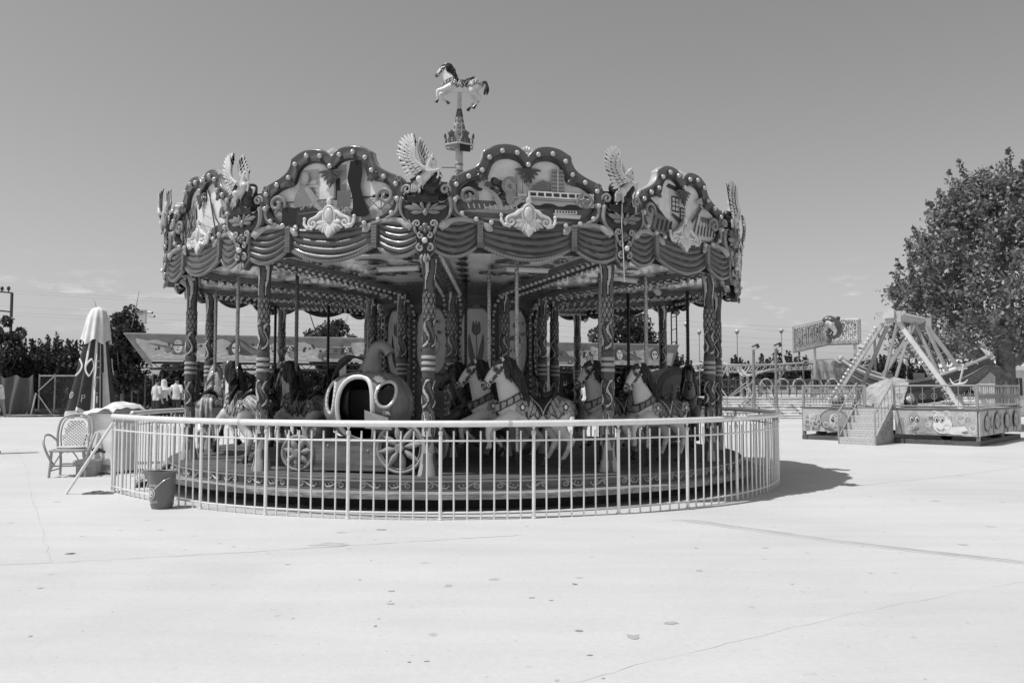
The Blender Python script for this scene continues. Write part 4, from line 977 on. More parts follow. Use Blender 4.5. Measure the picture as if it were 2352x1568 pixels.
def wheel(r, ns):
    mb = MB(); mb.tube([((r-.02)*math.cos(t), 0, (r-.02)*math.sin(t)) for t in np.linspace(0, 2*pi, 40, endpoint=False)], .024, .30, 8, closed=True)
    mb.tube([((r-.06)*math.cos(t), .0, (r-.06)*math.sin(t)) for t in np.linspace(0, 2*pi, 40, endpoint=False)], .014, .2, 6, closed=True)
    for i in range(ns):
        a = 2*pi*i/ns+.2; d = np.array([math.cos(a), 0, math.sin(a)])
        mb.tube([d*(r*t) for t in (.2, .3, .45, .6, .75, .85, .95)], [.018, .032, .046, .042, .026, .016, .026], .28, 8)
    mb.tube([(0, -.06, 0), (0, .06, 0)], .062, .3, 8); mb.tube([(0, -.075, 0), (0, -.055, 0)], .038, .22, 10); return mb
ws = wheel(.245, 7); wl = wheel(.34, 8)
for i, (x, y, r, m_) in enumerate(((-.83, -.46, .245, ws), (.68, -.50, .345, wl), (-.83, .42, .245, ws), (.68, .42, .345, wl))):
    o = m_.build('wheel', GLOSS, PU, (x, y, r+.005)) if i < 2 else link('wheel', wm[i-2], PU, (x, y, r+.005))
    if i == 0: wm = []
    wm.append(o.data)
mb = MB(); mb.tube([(-.83, -.4, .25), (-.83, .4, .25)], .025, .06, 8); mb.tube([(.68, -.44, .34), (.68, .4, .34)], .025, .06, 8); mb.build('axle', IRON, PU)
# torn card leaning inside the rail
mb = MB(); mb.add([(0, 0, 0), (.36, -.02, -.02), (.30, .0, .14), (.10, .01, .20), (-.01, .01, .24)], [(0, 1, 2, 3, 4)], .33); mb.add([(0, .006, 0), (.36, -.014, -.02), (.30, .006, .14), (.10, .016, .20), (-.01, .016, .24)], [(4, 3, 2, 1, 0)], .33)
mb.build('notice_card', MATT, PU, (.22, -.60, .60), 15, smooth=False)
# ------------------------------------------------------------------ arched cabin at the back right
cx_, cy_ = pol(4.25, 101); CA = thing('arched_cabin', 'rounded wagon cabin with a small window, at the right side of the roundabout', 'carriage', (CX+cx_, CY+cy_, HZ), 8)
def arch(wd, z1, n=16): return [(-wd, .1), (wd, .1)]+[(wd*math.cos(t), z1-wd*.95+wd*.95*math.sin(t)) for t in np.linspace(0, pi, n)]
mb = MB(); mb.prism(arch(.43, 1.52), -.9, .0, .08)
for k, (wd, z1, d, g_) in enumerate(((.43, 1.52, .05, .20), (.37, 1.45, .07, .10), (.32, 1.39, .08, .17))): mb.prism(arch(wd, z1), d-.05, d, g_)
mb.tube([(u, -.06, v) for u, v in arch(.40, 1.49)[1:]], .03, .12, 6); mb.build('cabin_body', SATIN, CA)
mb = MB(); mb.prism([(-.11, .82), (.11, .82), (.11, 1.2), (-.11, 1.2)], .07, .10, .2); mb.prism([(-.075, .86), (.075, .86), (.075, 1.16), (-.075, 1.16)], .09, .105, .25); mb.prism([(-.035, .9), (.035, .9), (.035, 1.05), (.0, 1.07), (-.035, 1.05)], .10, .108, .01); mb.sph((0, -.105, 1.11), .018, .02, 8, 5); mb.build('window', SATIN, CA)
mb = MB()
for s in (-1, 1): mb.box(s*.3, .2, .05, .1, .5, .1, .05); mb.tube([(s*.33, -.09, .3), (s*.33, -.1, .75), (s*.2, -.1, .78)], .03, .17, 6)
mb.build('runner', SATIN, CA)
# ------------------------------------------------------------------ ring railing
RL = thing('ring_railing', 'curved steel railing of upright bars round the roundabout with an opening at the left', 'railing', (CX, CY, 0))
def rr(a):
    return 5.62+(max(0, -38-a)/22)**2*.22 if a > -62 else 5.62
def rpt(a, z): return (rr(a)*math.sin(R(a)), -rr(a)*math.cos(R(a)), z)
A_near = np.linspace(-60.5, 180, 200); A_far = np.linspace(180, 286, 100)
mb = MB()
Pn = [rpt(a, 1.13) for a in np.concatenate([A_near, A_far[1:]])]
mb.tube(Pn, .040, .78, 12); mb.sph(Pn[0], .041, .6, 10, 6); mb.sph(Pn[-1], .05, .6, 10, 6)
for a in (-26, 9.5, 45, 80): q = [rpt(a-.25, 1.13), rpt(a+.25, 1.13)]; mb.tube(q, .0415, .55, 12)
mb.build('handrail', STEEL, RL)
for z, r_ in ((.93, .0125), (.085, .0125)):
    mb = MB(); mb.tube([rpt(a, z) for a in np.concatenate([A_near, A_far[1:]])], r_, .76, 8); mb.build('rail', STEEL, RL)
mb = MB(); mb.tube([(0, 0, 0), (0, 0, 1.02)], .0215, .78, 12); mb.tube([(0, 0, 1.02), (0, 0, 1.10)], .011, .5, 8); mb.lathe([(.028, 1.0), (.03, 1.03), (.02, 1.05)], .6, 12); mb.lathe([(.034, 0), (.034, .012), (.022, .02)], .6, 12); mb.lathe([(.012, 1.06), (.022, 1.085), (.03, 1.10)], .6, 10)
bal = MB(); bal.tube([(0, 0, 0), (0, 0, 1.045)], .0112, .76, 8); pm = bmm = None; nb = 0; more = MB()
angs = [1.04+11.4*k/7 for k in range(-37, 174)]
rnd = random.Random(2)
for i, a in enumerate(angs):
    if a < -60 or a > 285: continue
    p = rpt(a, 0); k = i-37
    if k % 7 == 0:
        o = mb.build('post', STEEL, RL, p) if pm is None else link('post', pm, RL, p); pm = o.data
    elif nb < 96 and a < 100:
        o = bal.build('baluster', STEEL, RL, p) if bmm is None else link('baluster', bmm, RL, p); bmm = o.data; nb += 1
        o.rotation_euler = (rnd.uniform(-.006, .006), rnd.uniform(-.006, .006), 0)
    else: more.M = T(*p); more.tube([(0, 0, 0), (0, 0, 1.045)], .0115, .76, 6)
more.M = I4; o = more.build('baluster', STEEL, RL); o['kind'] = 'stuff'
for a in (-60.4, -59.3): link('post', pm, RL, rpt(a, 0))
mb = MB(); e0 = np.array(rpt(-60.4, 1.04)); mb.tube([e0, (-6.54-CX, 12.35-CY, .01)], .022, .78, 10);
mb.build('brace', STEEL, RL)
# ------------------------------------------------------------------ trees and plants
def leaf_quads(C, size, g0, g1, up=.35):
    """one small bent leaf per centre"""
    n = len(C); C = np.asarray(C, float)
    d = rng.normal(size=(n, 3)); d /= np.linalg.norm(d, axis=1)[:, None]; u = rng.normal(size=(n, 3)); u[:, 2] += up
    u -= d*(u*d).sum(1)[:, None]; u /= np.linalg.norm(u, axis=1)[:, None]; s = size*rng.uniform(.6, 1.25, n)[:, None]
    V = np.stack([C-d*s, C-d*s*.1+u*s*.55, C+d*s, C-d*s*.1-u*s*.55], 1).reshape(-1, 3)
    return V, [(4*i, 4*i+1, 4*i+2, 4*i+3) for i in range(n)], rng.uniform(g0, g1, n)
def crown_obj(name, C, size, g0, g1, parent, kind=None):
    V, F, c = leaf_quads(C, size, g0, g1); me = bpy.data.meshes.new(name); me.from_pydata((V*U).tolist(), [], F); me.materials.append(LEAF)
    me.attributes.new('g', 'FLOAT', 'FACE').data.foreach_set('value', np.asarray(c, 'f')); return link(name, me, parent, kind=kind)
def blobs(n, cen, rad, per, spread, top=0):
    out = []
    for i in range(n):
        d = rng.normal(size=3); d /= np.linalg.norm(d); rr_ = rng.uniform(.45, 1)**.6
        p = np.array(cen)+d*np.array(rad)*rr_; q = rng.normal(size=(per, 3)); q /= np.linalg.norm(q, axis=1)[:, None]+1e-6
        out.append(p+q*rng.uniform(.3, 1, (per, 1))**.5*spread*rng.uniform(.6, 1.3))
    return np.concatenate(out)
def trunk_mesh(h, r, limbs, seed=0, lean=0):
    r_ = np.random.default_rng(seed); mb = MB()
    P = [(lean*t*t+r_.normal(0, .03)*h*.1, r_.normal(0, .03)*h*.1, h*t) for t in np.linspace(0, 1, 8)]; P[0] = (0, 0, -.05)
    mb.tube(P, np.linspace(r*1.15, r*.35, 8), .20, 10)
    for i in range(limbs):
        k = r_.integers(2, 7); p = np.array(P[k]); a = r_.uniform(0, 2*pi); L = h*r_.uniform(.3, .55)
        q = [p, p+np.array([math.cos(a), math.sin(a), .9])*L*.4, p+np.array([math.cos(a)*.9, math.sin(a)*.9, 1.5])*L*.8]
        mb.tube(crom(q, 3), np.linspace(r*.45, r*.08, 7), .18, 7)
    return mb
def tree(name, label, x, y, h, cr, per, nb, leaf, group=None, g=(.03, .09), z0=None, spread=.5, cat='tree', base=0, squash=1, limbs=7, seed=1):
    t = thing(name, label, cat, (x, y, base), 0, group)
    z0 = h*.35 if z0 is None else z0; zc_ = (h+z0)/2
    trunk_mesh(h*.8, max(.06, h*.018), limbs, seed).build('trunk', BARK, t)
    crown_obj('crown', blobs(nb, (0, 0, zc_), (cr, cr*squash, (h-z0)/2-spread*.5), per, spread), leaf, g[0], g[1], t); return t
def spiky(label, x, y, h, wd, ns, group, base=0, g=(.03, .09), leaf=.075, per=150):
    t = thing('columnar_tree', label, 'tree', (x, y, base), 0, group); C = []
    for i in range(ns):
        a, r0 = rng.uniform(0, 2*pi), wd*math.sqrt(rng.random()); hh = h*rng.uniform(.72, 1.0)*(1-.22*r0/wd)
        zz = rng.random(per)*hh; rad = (.03+.24*(1-zz/hh)**.7)*wd*.9
        an = rng.uniform(0, 2*pi, per); q = np.sqrt(rng.random(per))
        C.append(np.stack([r0*math.cos(a)*(.6+.4*zz/hh)+rad*q*np.cos(an), r0*math.sin(a)+rad*q*np.sin(an), .15+zz], 1))
    mb = MB()
    for i in range(6): a = rng.uniform(0, 6.3); mb.tube([(.1*math.cos(a), .1*math.sin(a), -.05), (wd*.5*math.cos(a), wd*.5*math.sin(a), h*.5), (wd*.6*math.cos(a), wd*.6*math.sin(a), h*.8)], [.06, .04, .01], .12, 5)
    mb.build('trunk', BARK, t); crown_obj('crown', np.concatenate(C), leaf, *g, t)
def px(x, y_): return (x-1176)/1917*y_
def zh(yy, y_): return 1.55+(892-yy)/1917*y_
# the big plane tree at the right
PT = thing('plane_tree', 'tall broad leaved plane tree behind the swing boat at the right edge', 'tree', (18.9, 32, 0))
mb = trunk_mesh(8.6, .36, 0, 5)
for q in ([(0, 0, 1.9), (-1.0, .1, 3.0), (-2.2, -.2, 4.6), (-2.8, -.2, 6.2)], [(0, 0, 2.3), (.9, -.3, 3.6), (1.6, -.4, 5.4), (2.0, -.3, 7.6)], [(.05, 0, 3.0), (-.5, .6, 4.6), (-1.2, .9, 7)], [(.05, 0, 3.4), (.6, .5, 5), (.9, .8, 8.4)], [(0, 0, 2.6), (-.3, -.8, 4), (-.6, -1.5, 6)], [(0, 0, 2.1), (-1.4, -.6, 2.7), (-2.8, -.9, 3.3)], [(0, 0, 2.4), (1.8, .2, 3.2), (3.2, .4, 4.2)]):
    mb.tube(crom(q, 4), np.linspace(.2, .04, (len(q)-1)*4+1), .2, 8)
mb.build('trunk', BARK, PT); C = []
prof = [(2.6, 3.6), (3.4, 4.2), (4.4, 4.35), (5.2, 4.15), (6.2, 3.75), (7.2, 3.2), (8.2, 2.6), (9.1, 1.9), (9.8, 1.1), (10.4, .4)]
for i in range(340):
    z = rng.uniform(2.75, 9.7); rm = np.interp(z, [p[0] for p in prof], [p[1] for p in prof]); a = rng.uniform(0, 2*pi); r0 = rm*math.sqrt(rng.uniform(.12, 1))
    c = np.array([r0*math.cos(a)+.25, r0*math.sin(a)*.85, z]); n = int(rng.uniform(80, 150)); k_ = rng.uniform(.75, 1.35)
    q = rng.normal(size=(n, 3))*np.array([.25, .25, .21])*k_; C.append(c+q)
for i in range(80):   # upright leading shoots that break the outline
    z = rng.uniform(4, 9.6); rm = np.interp(z, [p[0] for p in prof], [p[1] for p in prof]); a = rng.uniform(0, 2*pi); c = np.array([rm*.93*math.cos(a)+.25, rm*.8*math.sin(a), z]); n = 70
    t = rng.random(n); C.append(c+np.stack([rng.normal(0, .15, n)*(1.2-t)+t*.35*math.cos(a), rng.normal(0, .13, n)*(1.2-t), t*1.05], 1))
for (x, z, L) in ((.25, 9.3, 1.5), (-.85, 8.6, 1.0), (1.2, 9.2, 1.2), (-2.1, 7.9, 1.0), (2.4, 9.0, 1.4), (-1.6, 8.1, 1.0), (-3.1, 6.3, 1.1), (-3.6, 5.2, .9), (.8, 9.4, .9)):
    n = 120; t = rng.random(n); C.append(np.array([x, -.3, z])+np.stack([rng.normal(0, .2, n)*(1.15-t), rng.normal(0, .2, n)*(1.15-t), t*L], 1))
crown_obj('crown', np.concatenate(C), .10, .10, .34, PT)
# trees on the left and behind the rides
GT = 'trees and hedge shrubs at the edge of the park'
tree('broadleaf_tree', 'bushy dark tree cut by the left edge of the picture', px(2, 50), 50, zh(722, 50), 1.35, 130, 60, .13, GT, (.03, .11), .3, .5)
tree('broadleaf_tree', 'dark leafy tree between the closed parasol and the camera mast', px(283, 43), 43, zh(702, 43), .95, 120, 60, .12, GT, (.025, .09), .9, .42, seed=3)
tree('broadleaf_tree', 'leaning leafy tree behind the parasol and the mesh fence', px(262, 45), 45, zh(760, 45), 1.2, 110, 50, .12, GT, (.025, .08), 1.3, .42, seed=8)
tree('broadleaf_tree', 'tree whose top shows over the painted fascia left of the roundabout core', px(757, 62), 62, zh(732, 62), 1.9, 90, 60, .17, GT, (.05, .13), 2.2, .55, seed=4)
tree('broadleaf_tree', 'round leafy tree over the painted fascia right of the core', px(1432, 60), 60, zh(712, 60), 2.55, 130, 80, .17, GT, (.04, .12), 1.6, .7, seed=6)
for i, (x, t, hw) in enumerate(((52, 775, .95), (82, 770, 1.0), (112, 765, 1.0), (140, 752, 1.0), (172, 762, 1.0), (198, 785, .9))):
    spiky(('hedge shrub with upright shoots next to the left edge tree', 'second hedge shrub from the left edge tree', 'hedge shrub midway between the left edge tree and the parasol', 'tallest hedge shrub with a spire of shoots', 'hedge shrub touching the parasol on its left', 'hedge shrub half behind the parasol')[i],
          px(x, 52), 52, zh(t, 52), hw*1.35, 44, GT, g=(.035, .13), leaf=.11, per=170)
for i, (x, y_, t, hw, lab) in enumerate(((1563, 56, 800, .5, 'small upright shrub at the right end of the painted fascia'), (1680, 55, 802, .9, 'upright shrub behind the coaster just right of the roundabout columns'), (1787, 58, 793, 1.3, 'broad upright shrub between the two floodlight masts'), (1845, 58, 805, .6, 'narrow shrub left of the sheeted booth'),
        (1995, 60, 800, 1.0, 'upright shrub behind the booth and under the sign'), (1625, 70, 828, 1.2, 'low rounded shrub seen under the globe lamps'), (2035, 52, 800, .8, 'shrub behind the left legs of the swing frame'), (2110, 56, 815, .9, 'shrub seen between the legs of the swing frame'))):
    spiky(lab, px(x, y_), y_, zh(t, y_), hw*1.45, 40, GT, g=(.035, .13), leaf=.12, per=170)
C = []
for x0, x1, y_, h in ((-75, -36, 60, 3.2), (-36, -23, 58, 3.4), (-24, 16, 64, 3.6), (16, 60, 74, 3.3)):
    n = int((x1-x0)*700); X_ = rng.uniform(x0, x1, n); z = rng.random(n)**.8*h*(.75+.25*np.sin(X_*1.7)*np.sin(X_*.6)); C.append(np.stack([X_, y_+rng.normal(0, .9, n), z], 1))
hd = crown_obj('dense_hedge', np.concatenate(C), .26, .02, .06, None, 'stuff'); tag(hd, 'dense dark belt of bushes closing the park behind the rides', 'hedge')
C = np.concatenate([np.stack([rng.uniform(-34, -20, 5000), rng.uniform(46.3, 55, 5000), rng.random(5000)**2*.35], 1)])
gs = crown_obj('dry_grass', C, .16, .05, .16, None, 'stuff'); tag(gs, 'dry grass along the mesh fence at the left', 'grass')
# ------------------------------------------------------------------ parasol, chair, chest, bucket
UM = thing('closed_parasol', 'folded advertising parasol in dark and white cloth with a white cap', 'parasol', (-8.55, 17.2, 0))
def cone_r(z): return np.interp(z, [1.05, 1.2, 2.2, 2.75, 3.05, 3.2, 3.24], [.50, .47, .30, .205, .16, .12, .0])
def lean(z): return -.045*(3.2-z)
mb = MB(); nz, ns = 40, 96; V = np.zeros((nz+1, ns, 3)); cc = []
for i in range(nz+1):
    z = 1.02+(2.72-1.02)*i/nz
    for k in range(ns):
        th = 2*pi*k/ns; f = math.cos(th*8+.6); r = cone_r(z)*(.80+.20*f*(.5+.5*(2.8-z)/1.8)); zz = z+(.07*math.cos(th*4+1)+.03*f)*(1-i/nz)**3
        V[i, k] = (lean(z)+r*math.cos(th), r*math.sin(th), zz)
        if i < nz:
            d = ((th+.6/8)*8/(2*pi)) % 1; dg = math.degrees(th) % 360; white = any(abs(dg-c_) < h_*(1.25-.5*i/nz) for c_, h_ in ((296, 5), (318, 5), (342, 4.5), (8, 4), (60, 8), (110, 8), (160, 8))) or i < 2 or (abs(dg-262) < 5 and i > 22)
            cc.append(.75 if white else .085)
mb.grid(V, cc, True)
mb.build('canopy', CLOTH, UM)
mb = MB(); V = np.zeros((15, 96, 3))
for i in range(15):
    z = 2.50+(3.24-2.50)*i/14
    for k in range(96):
        th = 2*pi*k/96; f = math.cos(th*10); r = (np.interp(z, [2.5, 3.0, 3.18, 3.24], [.275, .20, .135, .0]))*(1+.09*f*(1-i/14)**.5); V[i, k] = (lean(z)+r*math.cos(th), r*math.sin(th), z+.05*math.cos(th*5)*(1-i/14)**4)
mb.grid(V, .78, True); mb.build('cap_cover', CLOTH, UM)
mb = MB(); mb.tube([(0, 0, 0), (-.04, 0, 2.4)], .04, .5, 10); mb.build('pole', STEEL, UM); mb = MB(); mb.lathe([(.0, 0), (.4, 0), (.4, .08), (.1, .14), (.06, .3)], .3, 20); mb.build('stand', MATT, UM)
# lettering on the folded cloth: wraps round the cone
mb = MB()
def wrap(P, z0, th0, sc, g, wd):
    Q = []
    for u, v in P:
        z = z0+v*sc; r = cone_r(z)*.985+.012; th = th0+u*sc/r; Q.append((lean(z)+r*math.cos(th), r*math.sin(th), z))
    m_ = MB(); m_.tube(Q, wd, g, 6, .4, (math.cos(th0), math.sin(th0), 0)); m_.build('letter', CLOTH, UM)
wrap(crom([(-.35, .5), (-.1, .25), (-.02, 0), (-.15, -.3), (-.4, -.5)]), 1.98, R(-104), .34, .7, .021)
wrap(crom([(.38, .5), (.2, .3), (.1, 0), (.2, -.3), (.4, -.55)]), 1.98, R(-97), .34, .7, .021); wrap(crom([(.38, .5), (.52, .2), (.55, -.1), (.4, -.55)]), 1.98, R(-97), .34, .55, .014)
wrap(crom([(-.1, .35), (.05, .42), (.18, .3)]), 1.98, R(-53), .3, .4, .014); wrap(crom([(-.12, -.55), (.1, -.6), (.18, -.3), (.12, .1), (-.1, .05)]), 1.95, R(-53), .3, .4, .014)
wrap(crom([(.2, .5), (.08, .1), (.08, -.1), (.2, -.5)]), 2.0, R(8), .34, .6, .022)
wrap([(.06*math.cos(t), .06*math.sin(t)) for t in np.linspace(0, 2*pi, 14)], 1.42, R(-124), 1, .6, .008); wrap([(-.018, -.03), (-.018, .03), (.012, .025), (.012, .005), (-.018, 0), (.018, -.03)], 1.42, R(-124), 1, .6, .006)
wrap([(0, -.08), (0, .06), (.05, .06), (.055, .01), (0, -.01)], 1.36, R(-88), 1, .4, .008); wrap([(0, -.1), (0, .04)], 1.36, R(-52), 1, .6, .014); wrap([(0, .09), (0, .105)], 1.36, R(-52), 1, .6, .014)
# chest with a cloth thrown over it
CH = thing('covered_chest', 'white cabinet with a crumpled cloth thrown over its lid, beside the parasol', 'cabinet', (-7.42, 15.6, 0), -22)
mb = MB(); mb.box(0, 0, .56, .6, .6, 1.06, .8); mb.box(0, 0, .03, .5, .54, .05, .1); mb.box(.0, -.305, .12, .56, .01, .1, .35); mb.build('cabinet_body', SATIN, CH)
mb = MB(); n = 26; V = np.zeros((n, n, 3))
for i in range(n):
    for k in range(n):
        x = (k/(n-1)-.5)*.92; y = (i/(n-1)-.5)*.8; o = max(abs(x)-.36, 0)+max(abs(y)-.32, 0); V[i, k] = (x*.98-.03, y, 1.10+.22*(x+.4)*.8+.012*math.sin(x*19+y*7)+.012*math.sin(y*23-x*5)-o*.9+.10*math.exp(-((x-.2)/.1)**2-(y/.2)**2)+.02)
mb.grid(V, .7); mb.grid(V[:, ::-1]-[0, 0, .02], .5); mb.build('cloth_cover', CLOTH, CH)
mb = MB(); mb.tube(crom([(-.1, -.36, .42), (.0, -.4, .47), (.12, -.38, .45), (.2, -.36, .40), (.08, -.38, .42), (-.06, -.38, .36)], 5), .02, .08, 6); mb.tube(crom([(-.3, -.32, .7), (-.34, -.36, .4), (-.2, -.4, .15), (.1, -.4, .03), (.5, -.45, .02)], 6), .012, .12, 5); mb.build('rope', CLOTH, CH)
CR = thing('wicker_chair', 'round backed cane bistro chair with a lattice back, left of the railing', 'chair', (-7.83, 14.92, 0), 14)
cane = .40; mb = MB()
def tb(pts, r=.018, g=cane, m=None): (m or mb).tube(crom(pts, 5), r, g, 8)
for s in (-1, 1):
    o = MB(); tb([(s*.29, -.24, 0), (s*.27, -.24, .25), (s*.26, -.23, .46)], .022, .36, o); o.build('leg', SATIN, CR)
    o = MB(); tb([(s*.24, .26, 0), (s*.23, .24, .25), (s*.24, .22, .46)], .022, .34, o); o.build('leg', SATIN, CR)
    o = MB(); tb([(s*.27, .2, .60), (s*.36, .06, .72), (s*.40, -.14, .72), (s*.38, -.26, .58), (s*.30, -.25, .36), (s*.25, -.1, .2)], .02, .42, o); o.build('armrest', SATIN, CR)
    tb([(s*.28, -.24, .1), (s*.1, -.24, .42), (0, -.24, .44)], .012); tb([(s*.26, -.24, .12), (s*.24, .23, .12)], .012, .25)
tb([(-.28, -.24, .2), (0, -.24, .2), (.28, -.24, .2)], .012, .22); tb([(-.24, .22, .2), (.24, .22, .2)], .012, .22)
tb([(-.27, .18, .46), (-.29, .24, .75), (-.25, .29, .98), (-.12, .31, 1.07), (0, .315, 1.085), (.12, .31, 1.07), (.25, .29, .98), (.29, .24, .75), (.27, .18, .46)], .022, .42)
tb([(-.22, .22, .52), (-.24, .25, .75), (-.20, .28, .95), (-.1, .30, 1.03), (0, .305, 1.04), (.1, .30, 1.03), (.20, .28, .95), (.24, .25, .75), (.22, .22, .52)], .012, .36)
tb([(-.28, -.24, .46), (0, -.26, .46), (.28, -.24, .46), (.27, 0, .46), (.25, .22, .46), (0, .24, .46), (-.25, .22, .46), (-.27, 0, .46), (-.28, -.24, .46)], .022, .38); mb.build('cane_frame', SATIN, CR)
mb = MB()
for sg in (-1, 1):
    for i in range(-9, 10):
        c = i*.06; pts = []
        for t in np.linspace(-.42, .42, 9):
            x = c+t*.72*sg; z = .77+t*.62
            if ((x/.225)**2 < 1 and z > .50 and ((x/.235)**2+(max(z-.75, 0)/.28)**2 < 1)): pts.append((x, .22+.09*(z-.5)/.5+.003*sg+.02*(1-(x/.24)**2), z))
        if len(pts) > 1: mb.tube(pts, .008, .55, 5)
mb.build('lattice_back', SATIN, CR)
mb = MB(); mb.tube([(0, 0, .455), (0, 0, .48)], .0, .3, 4); mb.sph((0, -.01, .485), (.27, .25, .03), .42, 18, 6); mb.sph((0, -.01, .515), (.25, .23, .022), .5, 18, 6); mb.build('seat', CLOTH, CR)
TB = thing('plastic_tub', 'pale lidded plastic tub on the ground under the cane chair', 'tub', (-7.62, 15.15, 0)); mb = MB(); mb.box(0, 0, .12, .34, .28, .24, .45); mb.box(0, 0, .255, .37, .31, .035, .5); mb.build('tub_body', PLASTIC, TB)
BK = thing('bucket', 'grey plastic bucket with a wire handle and white lettering, outside the railing', 'bucket', (-4.55, 10.95, 0), -38)
mb = MB(); mb.lathe([(.001, .02), (.125, .0), (.142, .05), (.160, .30), (.165, .44), (.178, .465), (.182, .48), (.175, .482), (.16, .47), (.15, .30), (.13, .03), (.001, .03)], .15, 40)
k = 0
V = mb.v[0]; th = np.arctan2(V[:, 1], V[:, 0]); sp = np.exp(-((th+2.5)/.35)**2)*(V[:, 2] > .4); V[:, 0] += -.07*sp; V[:, 1] += -.05*sp
mb.build('pail', PLASTIC, BK); mb = MB(); mb.tube([(.178*math.sin(t), -.178*math.cos(t)*1.08-.0, .40-.19*math.cos(t)**2) for t in np.linspace(-pi/2, pi/2, 24)], .006, .6, 6); mb.build('wire_handle', STEEL, BK)
mb = MB()
def btext(s_, z, size, th0):
    v, f = text_mesh(s_, size); r = np.interp(z, [.05, .30, .44], [.142, .160, .165])+.004
    a = R(th0)+v[:, 0]/r; mb.add(np.stack([r*np.sin(a), -r*np.cos(a), z+v[:, 1]], 1), f, .72)
btext('mutlulu\u011fu', .31, .042, 6); btext('payla\u015f', .268, .036, 2); btext('ALGIDA', .095, .05, 6)
for r_ in (.022, .045):
    for s in (-1, 1):
        Q = crom([(0, -r_*1.5), (s*r_*.9, -r_*.6), (s*r_*1.15, r_*.5), (s*r_*.6, r_*1.15), (0, r_*.6), (s*-r_*.1, r_*.1)], 4); a = R(6)+Q[:, 0]/.157; mb.tube(np.stack([.157*np.sin(a), -.157*np.cos(a), .19+Q[:, 1]], 1), .006, .72, 5)
mb.build('lettering', PLASTIC, BK)
HS = thing('twine_heap', 'small tangle of twine on the concrete at the foot of the railing end', 'twine', (-6.1, 12.45, .0)); mb = MB(); r = np.random.default_rng(4)
for i in range(6): mb.tube(crom(r.normal(0, .07, (7, 3))*np.array([1.6, 1, .1])+[0, 0, .018], 4), .008, .14, 5)
mb.build('twine_strand', CLOTH, HS)
